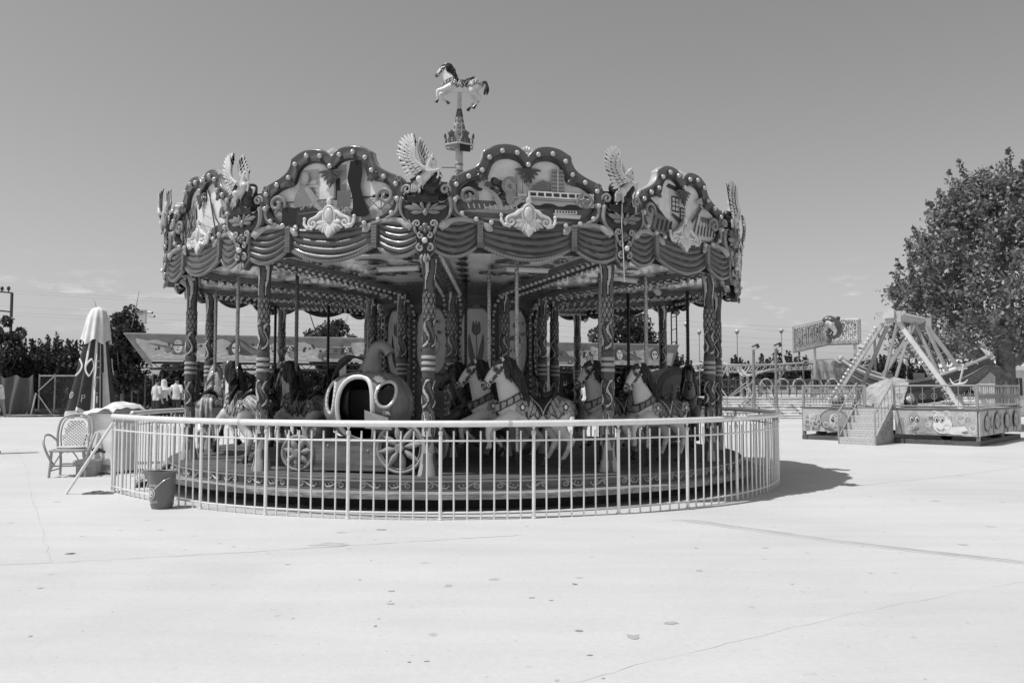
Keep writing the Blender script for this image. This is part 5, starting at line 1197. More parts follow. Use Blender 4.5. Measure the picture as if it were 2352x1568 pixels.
# ------------------------------------------------------------------ people
def person(label, x, y, h, rz, top, legs, hair, hood=False, pose='stand', z=0, skirt=False):
    P = thing('person', label, 'person', (x, y, z), rz); k = h/1.75; mb = MB()
    def tb(pts, rs):
        mb.tube(np.array(pts)*k, np.array(rs)*k, 1, 10)
        for p, r in ((pts[0], rs[0]), (pts[-1], rs[-1])): mb.sph(np.array(p)*k, r*k*.98, 1, 10, 6)
    tb([(0, 0, .93), (0, 0, 1.1), (0, -.01, 1.28), (0, 0, 1.42)], [.145, .13, .15, .12]); mb.sph(np.array((0, 0, 1.36))*k, np.array((.19, .10, .08))*k, 1)
    tb([(0, 0, 1.42), (0, -.01, 1.54)], [.055, .05]); mb.sph(np.array((0, -.01, 1.63))*k, np.array((.078, .098, .115))*k, 1); mb.sph(np.array((0, -.11, 1.61))*k, np.array((.016, .02, .022))*k, 1)
    for s in (-1, 1):
        mb.sph(np.array((s*.08, 0, 1.62))*k, np.array((.012, .02, .03))*k, 1, 8, 5)
        f = .05 if s < 0 else -.04
        tb([(s*.09, 0, .92), (s*.10, f*.5, .50), (s*.10, f, .09)], [.095, .062, .042]); tb([(s*.10, f+.04, .05), (s*.11, f-.14, .035)], [.045, .035])
        if pose == 'hips': A = [(s*.18, 0, 1.38), (s*.30, .06, 1.14), (s*.20, -.08, .98)]
        elif pose == 'forward': A = [(s*.18, 0, 1.38), (s*.22, -.06, 1.12), (s*.16, -.28, 1.08)]
        else: A = [(s*.18, 0, 1.38), (s*.24, .02, 1.12), (s*.25, -.05, .88)]
        tb(A, [.058, .045, .033]); e = (np.array(A[2])-np.array(A[1])); e /= np.linalg.norm(e)
        h0_ = np.array(A[2]); sd2 = np.array([0, 1., 0]) if abs(e[2]) > .5 else np.array([0, 0, 1.])
        mb.sph((h0_+e*.05)*k, .038*k, 1, 8, 5)
        for j in range(4): tb([h0_+e*.08+sd2*(.024*(j-1.5)), h0_+e*(.155+.01*(1.5-abs(j-1.5)))+sd2*(.027*(j-1.5))+np.array([-s*.012, 0, 0])], [.011, .009])
        tb([h0_+e*.03+sd2*-.03, h0_+e*.09+sd2*-.062], [.012, .009])
    V, F, N = remesh(mb, .017*k, 3); Z = V/k; g_ = np.full(len(V), .32)
    g_ = np.where((Z[:, 2] > .93) & (Z[:, 2] < 1.47) & (np.abs(Z[:, 0]) < .30) & ((Z[:, 2] > 1.16) | (np.abs(Z[:, 0]) < .18)), top, g_); g_ = np.where((Z[:, 2] <= .97) & (np.hypot(Z[:, 0], Z[:, 1]) < .2) & (Z[:, 2] > .08), legs, g_); g_ = np.where(Z[:, 2] <= .08, .06, g_)
    for s in (-1, 1): g_ = np.where((np.hypot(Z[:, 0]-s*.03, Z[:, 2]-1.64) < .012) & (Z[:, 1] < -.06), .03, g_)
    g_ = np.where((np.abs(Z[:, 0]) < .028) & (np.abs(Z[:, 2]-1.565) < .007) & (Z[:, 1] < -.05), .14, g_)
    skin_obj('body', V, F, g_, SKIN, P); FV = lambda C: C/k
    m = MB(); shell(m, V, F, N, lambda C: ((C[:, 2] > .90*k) & (C[:, 2] < 1.45*k) & (np.abs(C[:, 0]) < .29*k) & ((C[:, 2] > 1.14*k) | (np.abs(C[:, 0]) < .17*k))), .014*k, top); m.build('shirt', CLOTH, P)
    m = MB()
    if hood:
        for i in range(12): pass
        m.lathe([(.0, 1.77*k), (.09*k, 1.745*k), (.118*k, 1.65*k), (.115*k, 1.52*k), (.16*k, 1.43*k), (.25*k, 1.34*k), (.22*k, 1.30*k)], top, 18); m.build('headscarf', CLOTH, P)
    else:
        shell(m, V, F, N, lambda C: (C[:, 2] > 1.60*k) & ((C[:, 1] > -.02*k) | (C[:, 2] > 1.70*k)) & (np.abs(C[:, 0]) < .1*k), .016*k, hair); m.build('hair', CLOTH, P)
    m = MB()
    if skirt: m.lathe([(.15*k, 1.0*k), (.2*k, .8*k), (.28*k, .12*k), (.27*k, .10*k)], legs, 18)
    else: shell(m, V, F, N, lambda C: (C[:, 2] > .10*k) & (C[:, 2] < .99*k) & (np.hypot(C[:, 0], C[:, 1]) < .19*k), .010*k, legs)
    m.build('skirt' if skirt else 'trousers', CLOTH, P); return P
person('woman in a loose white top and dark trousers, walking away beside the mesh fence', px(362, 37.5), 37.5, 2.0, 150, .62, .06, .03, pose='stand')
person('woman in a fringed white headscarf and dark skirt, seen from behind', px(378, 38), 38, 1.95, 180, .7, .05, .03, True, 'forward', skirt=True)
person('man in a white T-shirt and jeans standing with his back turned by the pavilion post', px(407, 38), 38, 2.08, 165, .7, .07, .02, pose='hips')
person('man in a white T-shirt cut off by the left edge of the picture', px(-18, 20), 20, 1.98, 60, .7, .1, .03)
person('small child in a white top under the pavilion behind the railing', px(497, 40), 40, 1.4, 170, .6, .05, .03, pose='forward')
person('woman in a white top seen between the black-maned horse and the core', px(1345, 40), 40, 1.9, 180, .6, .08, .05)
# ------------------------------------------------------------------ painted pavilion behind the roundabout
xl, yl, xr, yr = px(282, 40), 40.0, px(1560, 51), 51.0
PL = math.hypot(xr-xl, yr-yl); PA = math.degrees(math.atan2(yr-yl, xr-xl))
PV = thing('pavilion', 'long open pavilion with a cartoon-painted fascia behind the roundabout', 'pavilion', (xl, yl, 0), PA)
zt, zb = 4.18, 2.93
mb = MB(); mb.prism([(-.0, zt), (PL, zt), (PL-.5, zb), (1.25, zb)], -.12, 0, .24); mb.prism([(0, zt), (1.25, zb), (1.35, zb-.45), (.9, zb)], -.05, 0, .3)
mb.tube([(0, 0, zt), (PL, 0, zt)], .045, .3, 6); mb.build('fascia', SATIN, PV, smooth=False)
mb = MB(); a = Art(mb, .004, .002)
Tp = [(i*.5, zt-.38+.16*math.sin(i*.9)+.08*math.sin(i*2.3)) for i in range(int(PL/.5)+1)]
a.poly([(1.2, zb+.02), (PL-.6, zb+.02)]+[(min(max(u, .55), PL-.2), v) for u, v in Tp[::-1]], .58)
for j in range(3):
    for k in range(int(PL/1.3)):
        u = 1.3+k*1.3+.4*j
        if u < PL-2: a.w -= .002*(k > 0); a.line(crom([(u, zb+.16+.13*j), (u+.3, zb+.26+.13*j), (u+.65, zb+.14+.13*j), (u+1.0, zb+.25+.13*j), (u+1.3, zb+.16+.13*j)]), .06, .78-.04*j)
for k in range(150):
    u = rng.uniform(1, PL-1); v = rng.uniform(zb+.5, zt-.42); a.w -= .0018*(k > 0); r_ = rng.uniform(.03, .075); a.ell(u, v, r_, r_, .08 if rng.random() < .6 else .55, 10)
def up(p_):   # distance along the fascia whose picture column is p_
    k = (p_-1176)/1917; c, s = math.cos(R(PA)), math.sin(R(PA)); return (k*yl-xl)/(c-k*s)
def swimmer(u):
    a.poly(list(map(tuple, crom([(u-1.3, 3.72), (u-.9, 3.68), (u-.35, 3.55), (u-.3, 3.4), (u-.5, 3.3), (u-.6, 3.4), (u-.55, 3.5), (u-1.0, 3.62)], 3))), .28); a.line(crom([(u-1.3, 3.72), (u-.9, 3.66), (u-.35, 3.55), (u-.3, 3.4), (u-.5, 3.28)]), .03, .1)
    a.ell(u, 3.58, .25, .33, .06); a.ell(u, 3.58, .21, .30, .8); a.ell(u, 3.80, .19, .14, .5); a.rect(u-.2, 3.63, u+.2, 3.70, .04); a.poly([(u-.12, 3.46), (u, 3.40), (u+.12, 3.46), (u, 3.44)], .05); a.ell(u, 3.56, .03, .04, .12); a.poly([(u-.3, 3.35), (u, 3.25), (u+.5, 3.42), (u+.2, 3.2), (u-.2, 3.2)], .2)
def lady(u, gl):
    a.poly(list(map(tuple, crom([(u-.1, 3.95), (u-.35, 3.6), (u-.3, 3.2), (u+.1, 3.3), (u+.4, 3.2), (u+1.1, 3.25), (u+1.5, 3.3), (u+.8, 3.6), (u+.3, 3.95), (u-.1, 3.98)], 4))), .10)
    for j in range(6): a.line(crom([(u+.2, 3.9-.04*j), (u+.7, 3.55-.04*j), (u+1.3, 3.35-.05*j)]), .025, .3)
    a.ell(u, 3.55, .23, .31, .06, 20, .15); a.ell(u, 3.55, .2, .28, .8, 20, .15)
    if gl: a.poly([(u-.22, 3.62), (u-.02, 3.58), (u+.2, 3.64), (u+.16, 3.54), (u, 3.56), (u-.15, 3.53)], .03)
    else:
        for s in (-1, 1): a.ell(u+s*.09, 3.62, .05, .025, .05); a.line([(u+s*.03, 3.68), (u+s*.16, 3.71)], .02, .06)
    a.ell(u, 3.40, .06, .03, .1); a.line([(u, 3.58), (u-.02, 3.48), (u+.02, 3.47)], .015, .2)
def buggy(u, f=1):
    a.poly([(u+f*x, v) for x, v in ((-.9, 3.1), (-.9, 3.3), (-.6, 3.4), (-.4, 3.65), (.3, 3.65), (.5, 3.4), (.9, 3.35), (.95, 3.1))][::f], .2); a.line([(u-.85, 3.32), (u+.9, 3.34)], .03, .08); a.line([(u+f*x, v) for x, v in ((-.55, 3.42), (-.38, 3.62), (.28, 3.62), (.45, 3.42))], .03, .08)
    for s in (-1, 1): a.ell(u+s*.55, 3.1, .18, .18, .12); a.ell(u+s*.55, 3.1, .09, .09, .4)
    a.ell(u, 3.5, .1, .09, .1)
def dog(u):
    a.ell(u, 3.62, .25, .23, .06); a.ell(u, 3.62, .22, .2, .66); a.ell(u, 3.84, .22, .1, .2); a.ell(u-.2, 3.5, .08, .2, .04, 14, -.3); a.ell(u+.2, 3.5, .08, .2, .08, 14, .3)
    for s in (-1, 1): a.ell(u+s*.08, 3.66, .035, .05, .03)
    a.ell(u, 3.55, .05, .035, .02); a.ell(u+.15, 3.3, .2, .15, .3); a.ring(u+.15, 3.3, .2, .03, .06)
def skull(u):
    a.ell(u, 3.58, .28, .34, .06); a.ell(u, 3.58, .2, .25, .8); a.poly([(u-.09, 3.24), (u+.09, 3.24), (u+.12, 3.42), (u-.12, 3.42)], .8)
    for s in (-1, 1): a.ell(u+s*.09, 3.6, .055, .06, .03)
    for j in range(4): a.line([(u-.06+.04*j, 3.25), (u-.06+.04*j, 3.38)], .012, .06)
swimmer(up(408)); lady(up(541), True); dog(up(665)); buggy(up(770)); dog(up(795)); buggy(up(1150), -1); buggy(up(1287)); lady(up(1420), False); skull(up(1500)); swimmer(up(900)); dog(up(1345))
mb.build('painted_mural', SATIN, PV, smooth=False)
mb = MB(); mb.prism([(0.2, zt-.04), (PL, zt-.04), (PL, zt-.02), (.2, zt-.02)], -9, -.13, .5); mb.build('roof_deck', SATIN, PV, smooth=False)
mb = MB()
for z in (zb-.12, zb-.42): mb.tube([(1.2, .3, z), (PL, .3, z)], .06, .05, 6)
for i in range(int(PL/.7)): u = 1.3+i*.7; mb.tube([(u, .3, zb-.12), (u+.35, .3, zb-.42), (u+.7, .3, zb-.12)], .022, .06, 5)
mb.build('truss', IRON, PV); om = None
for i, u in enumerate((4.7, 10.5, 16.5, 22.2, 27.5)):
    m = MB(); m.box(0, .3, 1.45, .35, .35, 2.9, .24); 
    for j in range(14): m.sph((rng.uniform(-.15, .15), .12, .4+.17*j), .03, .5, 6, 4)
    m.build('post', SATIN, PV, (u, 0, 0))
for i, u in enumerate((3.4, 8, 14, 20, 25)):
    m = MB(); m.box(0, 4.5, 1.45, .22, .22, 2.9, .04); m.build('post', IRON, PV, (u, 0, 0))
m = MB(); m.box(PL/2, 3.2, .09, PL-2, 7.5, .18, .25); m.build('plinth', MATT, PV, smooth=False)
# mesh fence with a tarpaulin, left
FN = thing('mesh_fence', 'dark chain link fence with braced posts and a slack tarpaulin at the left', 'fence', (0, 0, 0)); mb = MB(); y_ = 46.5
for pxx in (92, 128, 245, 305, 335, 352, 373): x = px(pxx, y_); m_ = MB(); m_.tube([(x, y_, 0), (x, y_, 2.35)], .045, .25, 6); m_.build('post', SATIN, FN)
for z in (2.25,): mb.tube([(px(92, y_), y_, z), (px(352, y_), y_, z)], .04, .3, 6)
mb.tube([(px(92, y_), y_-.1, 1.4), (px(127, y_), y_-.1, 2.2)], .035, .35, 6); mb.tube([(px(92, y_), y_-.1, 1.2), (px(125, y_), y_-.1, .1)], .035, .35, 6)
mb.tube([(px(82, y_), y_-.3, .1), (px(92, y_), y_-.3, 1.3)], .04, .5, 6); mb.build('brace', SATIN, FN); mb = MB()
x0, x1 = px(92, y_), px(373, y_)
for i in range(int((x1-x0+2.2)/.16)):
    for sg in (1, -1):
        u = x0-1.1+i*.16; v = u+sg*2.2; p = [max(min(u, x1), x0), max(min(v, x1), x0)]
        if abs(p[1]-p[0]) > .05: mb.bar((p[0], y_, .05+2.2*abs(p[0]-u)/2.2), (p[1], y_, 2.25-2.2*abs(v-p[1])/2.2), .012, .012, .1)
mb.build('wire_mesh', IRON, FN, smooth=False)
mb = MB(); xa, xb = px(-5, y_), px(82, y_); V = [[(xa+(xb-xa)*u, y_-.1+.12*math.sin(u*17+t*3)+.25*t*math.sin(u*9), .15+(2.15-.5*math.sin(u*pi*2)**2*.35)*(1-t)) for u in np.linspace(0, 1, 40)] for t in np.linspace(0, 1, 12)]
mb.grid(V, .11); mb.grid((np.array(V)+[0, .02, 0])[:, ::-1], .09); mb.build('tarpaulin', CLOTH, FN)
mb = MB()
for i in range(5): a_ = px(10+i*14, 46.2); mb.bar((a_, 45.6+.3*(i % 2), .06+.05*i % .1), (a_+2.2, 45.5+.2*i, .08), .2, .03, .5 if i % 2 else .25)
LB = mb.build('plank_pile', WOOD, smooth=False); tag(LB, 'loose light planks lying at the foot of the tarpaulin fence', 'planks')
# camera mast and power line
CM = thing('camera_mast', 'white equipment cabinet with security cameras on a mast above the pavilion', 'camera mast', (px(320, 45), 45, 0)); mb = MB(); mb.tube([(0, 0, 0), (0, 0, 4.55)], .06, .06, 8); mb.tube([(0, 0, 3.9), (.25, 0, 3.6)], .03, .06, 6); mb.box(0, -.02, 4.75, .16, .12, .42, .6); mb.build('pole', IRON, CM)
mb = MB(); mb.box(0, -.05, 5.38, .62, .3, .70, .62); mb.box(0, -.05, 5.76, .66, .36, .05, .7); mb.box(0, -.205, 5.66, .46, .01, .05, .2); mb.box(0, -.205, 5.56, .46, .01, .03, .3); mb.build('equipment_cabinet', SATIN, CM)
for x, z, d in ((-.5, 5.68, -1), (.5, 5.66, 1), (.62, 5.46, 1), (-.55, 5.12, -1)):
    mb = MB(); mb.tube([(x-d*.2, 0, z+.02), (x, -.05, z+.02)], .03, .5, 6); mb.tube([(x-d*.12, -.05, z), (x+d*.16, -.1, z-.03)], .07, .65, 8); mb.tube([(x+d*.16, -.1, z-.03), (x+d*.2, -.105, z-.035)], .055, .03, 8); mb.build('camera', PLASTIC, CM)
PW = thing('power_pylon', 'steel lattice power pole with insulators at the far left edge', 'power pole', (px(22, 70), 70, 0), -12); mb = MB(); H_ = zh(672, 70)
for s in (0, -2.2): mb.bar((s, 0, 0), (s, 0, H_), .16, .16, .06)
for z in (H_, H_-1.6, H_-2.4): mb.bar((0, 0, z), (-2.4, 0, z+.25), .12, .12, .06)
mb.build('frame', IRON, PW); mb = MB()
for s in (-.35, -1.0): mb = MB(); mb.tube([(s, 0, H_+.05), (s, 0, H_+.35)], .05, .06, 6); mb.sph((s, 0, H_+.4), (.14, .14, .2), .08, 8, 6); mb.build('insulator', GLOSS, PW)
P2 = thing('power_pylon', 'lattice power pole rising behind the right end of the pavilion', 'power pole', (px(1543, 62), 62, 0)); mb = MB(); H2 = zh(718, 62)
for s in (0, .42): mb.bar((s*1.0, 0, 0), (s*.9, 0, H2), .09, .09, .05)
for i in range(6): z = H2*.3+i*H2*.13; mb.bar((0, 0, z), (.42, 0, z+.12), .06, .06, .05); 
mb.bar((0, 0, H2), (.6, 0, H2+.1), .08, .08, .05); mb.bar((.1, 0, H2-3.0), (.42, 0, H2-1.9), .05, .05, .05); mb.build('frame', IRON, P2)
for i, (ya, yb, d) in enumerate(((662, 706, 70), (668, 716, 72), (700, 735, 74), (714, 748, 76), (720, 760, 76))):
    A = (px(-40, d), d, zh(ya, d)); B = (px(1150, d+10), d+10, zh(yb+4, d+10)); Cc = (px(2500, d+25), d+25, zh(yb+75, d+25))
    mb = MB(); Q = []
    for (a_, b_) in ((A, B), (B, Cc)):
        for t in np.linspace(0, 1, 14): q = np.array(a_)*(1-t)+np.array(b_)*t; q[2] -= 1.2*t*(1-t); Q.append(q)
    mb.tube(Q, .011, .4, 4); o = mb.build('power_cable', SATIN); tag(o, 'thin power cable crossing the sky from the left pylon', 'cable', 'power cables')
# lamps
for i, (x, yt, d, lab) in enumerate(((1577, 747, 58, 'tall globe lamp nearest the roundabout columns'), (1607, 765, 62, 'globe lamp, second to the right of the pavilion end'), (1694, 764, 60, 'globe lamp standing alone between the columns and the floodlights'), (1796, 762, 60, 'globe lamp behind the right floodlight'), (1978, 800, 55, 'small lamp mast under the lettered sign'))):
    o = thing('globe_lamp', lab, 'street lamp', (px(x, d), d, 0), 0, 'globe lamps'); z = zh(yt, d); mb = MB(); mb.tube([(0, 0, 0), (0, 0, z)], [.05, .035], .4, 8); mb.build('pole', STEEL, o)
    mb = MB(); mb.sph((0, 0, z+.10), .17, .72, 14, 9); mb.lathe([(.02, z-.12), (.1, z-.05), (.12, z)], .35, 12); mb.build('globe', GLASSY, o)
for i, (x, yt, d, lab) in enumerate(((1731, 800, 44, 'left floodlight mast in front of the coaster'), (1782, 797, 44, 'right floodlight mast in front of the coaster train'), (2010, 776, 47, 'floodlight mast to the right of the lettered sign'))):
    o = thing('floodlight_mast', lab, 'floodlight', (px(x, d), d, 0), 0, 'floodlight masts'); z = zh(yt, d); mb = MB(); mb.tube([(0, 0, 0), (0, 0, z)], .075, .22, 8); mb.build('pole', IRON, o)
    mb = MB(); mb.box(.1, -.08, z+.08, .34, .2, .22, .05, ry=-25); mb.box(-.02, -.16, z+.0, .28, .1, .14, .6, ry=-25); mb.build('lamp_head', IRON, o)
# ------------------------------------------------------------------ coaster
d = 47; xs0, xs1 = px(1650, d), px(2010, d)
CO = thing('coaster_track', 'light steel roller coaster track on lattice supports behind the station', 'roller coaster', (0, 0, 0)); mb = MB(); g_ = .5
pth = crom([(px(1570, 50), 50, zh(842, 50)), (px(1640, 49), 49, zh(832, 49)), (px(1680, 48), 48, zh(838, 48)), (px(1760, 50), 50, zh(838, 50)), (px(1850, 51), 51, zh(834, 51)), (px(1960, 53), 53, zh(832, 53)), (px(2060, 55), 55, zh(812, 55)), (px(2150, 55), 55, zh(800, 55))], 6)
for dy, dz in ((0, 0), (1.1, 0), (.5, -.38)): mb.tube(pth+[0, dy, dz], .07, g_, 6)
for i in range(0, len(pth)-1, 1): mb.tube([pth[i], pth[i]+[0, 1.1, 0]], .035, g_, 5); mb.tube([pth[i], (pth[i]+pth[i+1])/2+[0, .5, -.38], pth[i+1]], .03, g_, 5)
pt2 = crom([(px(1655, 52), 52, zh(832, 52)), (px(1700, 49), 49, zh(846, 49)), (px(1720, 46), 46, zh(862, 46)), (px(1780, 50), 50, zh(848, 50)), (px(1870, 54), 54, zh(842, 54))], 6)
for dy in (0, .9): mb.tube(pt2+[0, dy, 0], .06, .55, 6)
for i in range(len(pt2)): mb.tube([pt2[i], pt2[i]+[0, .9, 0]], .03, .5, 5)
pt3 = crom([(px(2045, 58), 58, zh(800, 58)), (px(2105, 57), 57, zh(782, 57)), (px(2160, 56), 56, zh(778, 56)), (px(2250, 58), 58, zh(815, 58))], 6)
for dy in (0, 1.0): mb.tube(pt3+[0, dy, 0], .09, .36, 6); mb.tube(pt3+[0, dy, -.6], .06, .36, 6)
for i in range(len(pt3)): mb.tube([pt3[i]+[0, 0, -.6], pt3[min(i+1, len(pt3)-1)]], .035, .36, 5)
mb.build('track', STEEL, CO); k = 0
for x, dd, z in ((1658, 50, 838), (1705, 48, 842), (1720, 47, 860), (1795, 51, 838), (1870, 52, 836), (1935, 53, 832), (2046, 57, 800), (2088, 56, 790), (2052, 55, 812), (2155, 57, 782)):
    mb = MB(); X_ = px(x, dd); mb.tube([(X_, dd+.3, 0), (X_, dd+.3, zh(z, dd))], .09, .48, 8); mb.tube([(X_, dd+.3, zh(z, dd)-.8), (X_+.5, dd+.3, zh(z, dd))], .05, .48, 6); mb.build('support', STEEL, CO)
ST = thing('boarding_stairs', 'wide bright metal stairs leading up to the coaster platform', 'stairs', (px(1660, 43), 43, 0)); L_ = px(2330, 43)-px(1660, 43); mb = MB()
for i in range(7): m_ = MB(); m_.box(L_/2, i*.45+.2, .14+.135*i+.05, L_, .42, .04, .85); m_.box(L_/2, i*.45-.01, .085+.135*i, L_, .02, .105, .8); m_.build('tread', SATIN, ST, smooth=False)
mb.box(L_/2, 4.6, 1.06, L_, 3.2, .06, .7); mb.box(L_/2, .05, .06, L_, .1, .1, .03); mb.build('landing', SATIN, ST, smooth=False)
for i in range(16):
    mb = MB(); mb.box(.3+L_/16*i, .9, .26, .05, 1.6, .4, .12, rx=17); mb.build('stringer', IRON, ST, smooth=False)
RG = thing('platform_railing', 'thin dark guard rail along the coaster platform', 'railing', (px(1655, 45.6), 45.6, 1.08)); mb = MB(); L2 = px(1985, 45.6)-px(1655, 45.6)
for z in (.95, .55, .2): mb.tube([(0, 0, z), (L2, 0, z)], .022, .1, 5)
for i in range(20): mb.tube([(L2/19*i, 0, 0), (L2/19*i, 0, .95)], .025, .1, 5)
for i in range(90): mb.tube([(L2/90*i, 0, .2), (L2/90*i, 0, .95)], .009, .12, 4)
for s in (0, .32): mb.tube([(1.5+s, -.0, 0.0), (-.2+s*.4, -2.6, -.9)], .03, .3, 5); mb.tube([(1.5+s, 0, .9), (-.2+s*.4, -2.6, .1)], .03, .35, 5)
mb.build('guard_rail', IRON, RG)
# station railing down by the steps
for i, x in enumerate((1730, 1782, 1672)):
    o = thing('step_handrail', ('handrail in the stairs below the left floodlight', 'handrail in the stairs below the right floodlight', 'handrail at the left end of the stairs')[i], 'handrail', (px(x, 44), 44.3, .2)); mb = MB(); mb.tube([(0, 0, 0), (0, 0, .9), (0, 2.2, 1.7), (0, 2.2, .7)], .03, .3, 6); mb.tube([(0, 0, .45), (0, 2.2, 1.2)], .022, .3, 6); mb.build('tube_rail', IRON, o)
TR = thing('coaster_train', 'row of low coaster cars with rounded dark hoods standing at the platform', 'train', (px(1740, 46.6), 46.6, 1.1))
def coach(first):
    mb = MB(); mb.prism(crom([(0, .15), (.0, .5), (.06, .62), (.62, .62), (.78, .5), (.8, .15)], 3).tolist(), -1.1, 0, .6); mb.box(.4, .5, .08, .84, 1.0, .16, .55)
    return mb
cm = hm = None
for i in range(9):
    X_ = i*.92
    o = coach(0).build('car', GLOSS, TR, (X_, 0, 0)) if cm is None else link('car', cm, TR, (X_, 0, 0)); cm = o.data
    if hm is None:
        h = MB(); h.tube([(.46+.34*math.cos(t), -.02, .62+.36*math.sin(t)) for t in np.linspace(.1, pi, 12)], .05, .5, 6)
        V = [[(.46+.34*math.cos(t), y2, .62+.36*math.sin(t)) for t in np.linspace(.1, pi*.92, 12)] for y2 in (0, .5, 1.05)]; h.grid(V, .09); h.prism([(.15, .5), (.25, .5), (.2, .95), (.1, .92)], -1.0, -.05, .05); h.prism([(.3, .4), (.68, .4), (.66, .58), (.3, .58)], .0, .012, .06); q = h.build('hood', GLOSS, o); hm = q.data
    else: link('hood', hm, o)
mb = MB(); mb.tube(crom([(-.6, -.1, .62), (-.45, -.1, .3), (-.2, -.1, .1), (.3, -.1, .02), (8.2, -.1, .02)], 4), .08, .62, 8); mb.build('running_board', SATIN, TR)
BO = thing('sheeted_booth', 'operator booth wrapped in clear plastic sheeting under the sign', 'booth', (px(1872, 49), 49, 1.1)); W_ = px(1915, 49)-px(1872, 49); mb = MB()
for x, y2 in ((0, 0), (W_*.42, 0), (W_, 0), (0, 2), (W_*2, 1.2)): mb.box(x, y2, 1.05, .08, .08, 2.1, .4)
mb.prism([(0, 2.1), (W_, 2.15), (W_, 2.2), (0, 2.15)], -2, 0, .5); mb.add([(W_, -.02, 2.15), (W_*2, 1.2, 1.75), (W_*2, 1.2, 1.68), (W_, -.02, 1.68)], [(3, 2, 1, 0)], .25); mb.box(W_*.5, .05, .55, W_*.8, .05, .4, .05); mb.build('frame', SATIN, BO, smooth=False)
mb = MB()
for (xa, ya, xb, yb) in ((0, -.03, W_, -.03), (W_, -.03, W_*2, 1.2)):
    V = [[(xa+(xb-xa)*u+.03*math.sin(9*t+u*8), ya+(yb-ya)*u+.05*math.sin(u*14+t*6)-.03, .1+1.95*t*(1-.18*u*(xa > 0))) for u in np.linspace(0, 1, 18)] for t in np.linspace(0, 1, 16)]; mb.grid(V, .6)
mb.build('plastic_sheet', FILM, BO)
# lettered sign with the leaping shark
SG = thing('shark_sign', 'large scalloped sign lettered SHARK TRIP with a leaping shark in the middle', 'sign', (px(1824, 46), 46, 0))
L3 = px(1908, 47.5)-px(1824, 46); ang1 = math.degrees(math.atan2(1.8, L3)); z0_, z1_ = zh(808, 46), zh(753, 46)
xm, ym = L3, 1.8; xe, ye = px(1978, 46.5)-px(1824, 46), .6
def onsign(s, v):     # s 0..1 left half, 1..2 right half ; v 0..1
    if s <= 1: x, y2 = xm*s, ym*s; b = z0_+(zh(790, 47.8)-z0_)*s; t = z1_+(zh(735, 47.8)-z1_)*s
    else: q = s-1; x, y2 = xm+(xe-xm)*q, ym+(ye-ym)*q; b = zh(790, 47.8)+(zh(788, 46.6)-zh(790, 47.8))*q; t = zh(731, 47.8)+(zh(733, 46.6)-zh(731, 47.8))*q
    return np.array((x, y2, b+(t-b)*v))
mb = MB(); V = [[onsign(s, v)+[0, dy, 0] for s in (0, 1, 2)] for v in (0, 1) for dy in (0,)]
mb.grid(V, .75); mb.grid((np.array(V)+[0, .15, 0])[:, ::-1], .4)
mb.tube([onsign(s, 1)+[0, .07, 0] for s in (0, 1, 2)], .08, .33, 4); mb.tube([onsign(s, 0)+[0, .07, 0] for s in (0, 1, 2)], .08, .3, 4); mb.tube([onsign(0, 0), onsign(0, 1)], .07, .3, 4); mb.tube([onsign(2, 0), onsign(2, 1)], .08, .3, 4); mb.build('sign_board', SATIN, SG, smooth=False)
mb = MB()
def sc(s, v, r): 
    p = onsign(s, v)+[0, -.06, 0]; mb.tube([p+[r*math.cos(t), 0, r*math.sin(t)] for t in np.linspace(-.5, 4.2, 10)], .035, .58, 5)
for i in range(34):
    s = .04+i*1.92/33; sc(s, .1+.03*math.sin(i*2), .12); sc(s, .92, .075)
for i in range(8): sc(1.95, .12+.1*i, .085); sc(.05, .15+.09*i, .05)
mb.build('scroll_border', GLOSS, SG)
mb = MB(); bl = MB()
STK = {'S': [[(.9, .85), (.6, 1), (.2, .92), (.1, .72), (.3, .55), (.7, .45), (.9, .28), (.75, .05), (.35, 0), (.08, .15)]], 'H': [[(.1, 0), (.1, 1)], [(.9, 0), (.9, 1)], [(.1, .5), (.9, .5)]], 'A': [[(.05, 0), (.15, .95), (.85, 1), (.95, 0)], [(.1, .45), (.9, .45)]],
       'R': [[(.1, 0), (.1, 1), (.75, .98), (.9, .78), (.75, .55), (.1, .5)], [(.5, .5), (.95, 0)]], 'K': [[(.1, 0), (.1, 1)], [(.9, 1), (.12, .5), (.95, 0)]], 'T': [[(0, 1), (1, 1)], [(.5, 1), (.5, 0)]], 'I': [[(.5, 0), (.5, 1)]], 'P': [[(.1, 0), (.1, 1), (.8, .97), (.92, .75), (.8, .5), (.1, .45)]]}
for word, s0, s1 in (('SHARK', .06, .92), ('TRIP', 1.22, 1.94)):
    n = len(word); wd = (s1-s0)/n
    for i, ch in enumerate(word):
        mb = MB()
        for stroke in STK[ch]:
            P = np.array([onsign(s0+wd*(i+.08+.84*u), .24+.60*v)+[0, -.05, 0] for u, v in stroke]); Q = np.concatenate([P[j]+(P[j+1]-P[j])*np.linspace(0, 1, 6)[:, None] for j in range(len(P)-1)])
            mb.tube(Q, .046, .7, 6, .6, (0, 1, 0)); mb.tube(Q+[0, .02, 0], .07, .06, 6, .4, (0, 1, 0))
            for j in range(0, len(Q), 2): bl.sph(Q[j]+[0, -.06, 0], .036, .85, 7, 5)
        mb.build('letter', GLOSS, SG)
bl.build('letter_lamp', GLASSY, SG)['kind'] = 'stuff'
sh = MB(); cx0, cz0 = px(1905, 46.8)-px(1824, 46), zh(765, 46.8); f = 46.8/1917
def sp(u, v): return (px(1878+u*.0786*11.0/11, 46.8)-px(1824, 46), 1.3, zh(727+v*.0602*11/11, 46.8))
def q(pxx, pyy): return (px((1960+pxx*.0935)*.9187, 46.8)-px(1824, 46), .45, zh((770+pyy*.0935)*.9187, 46.8))
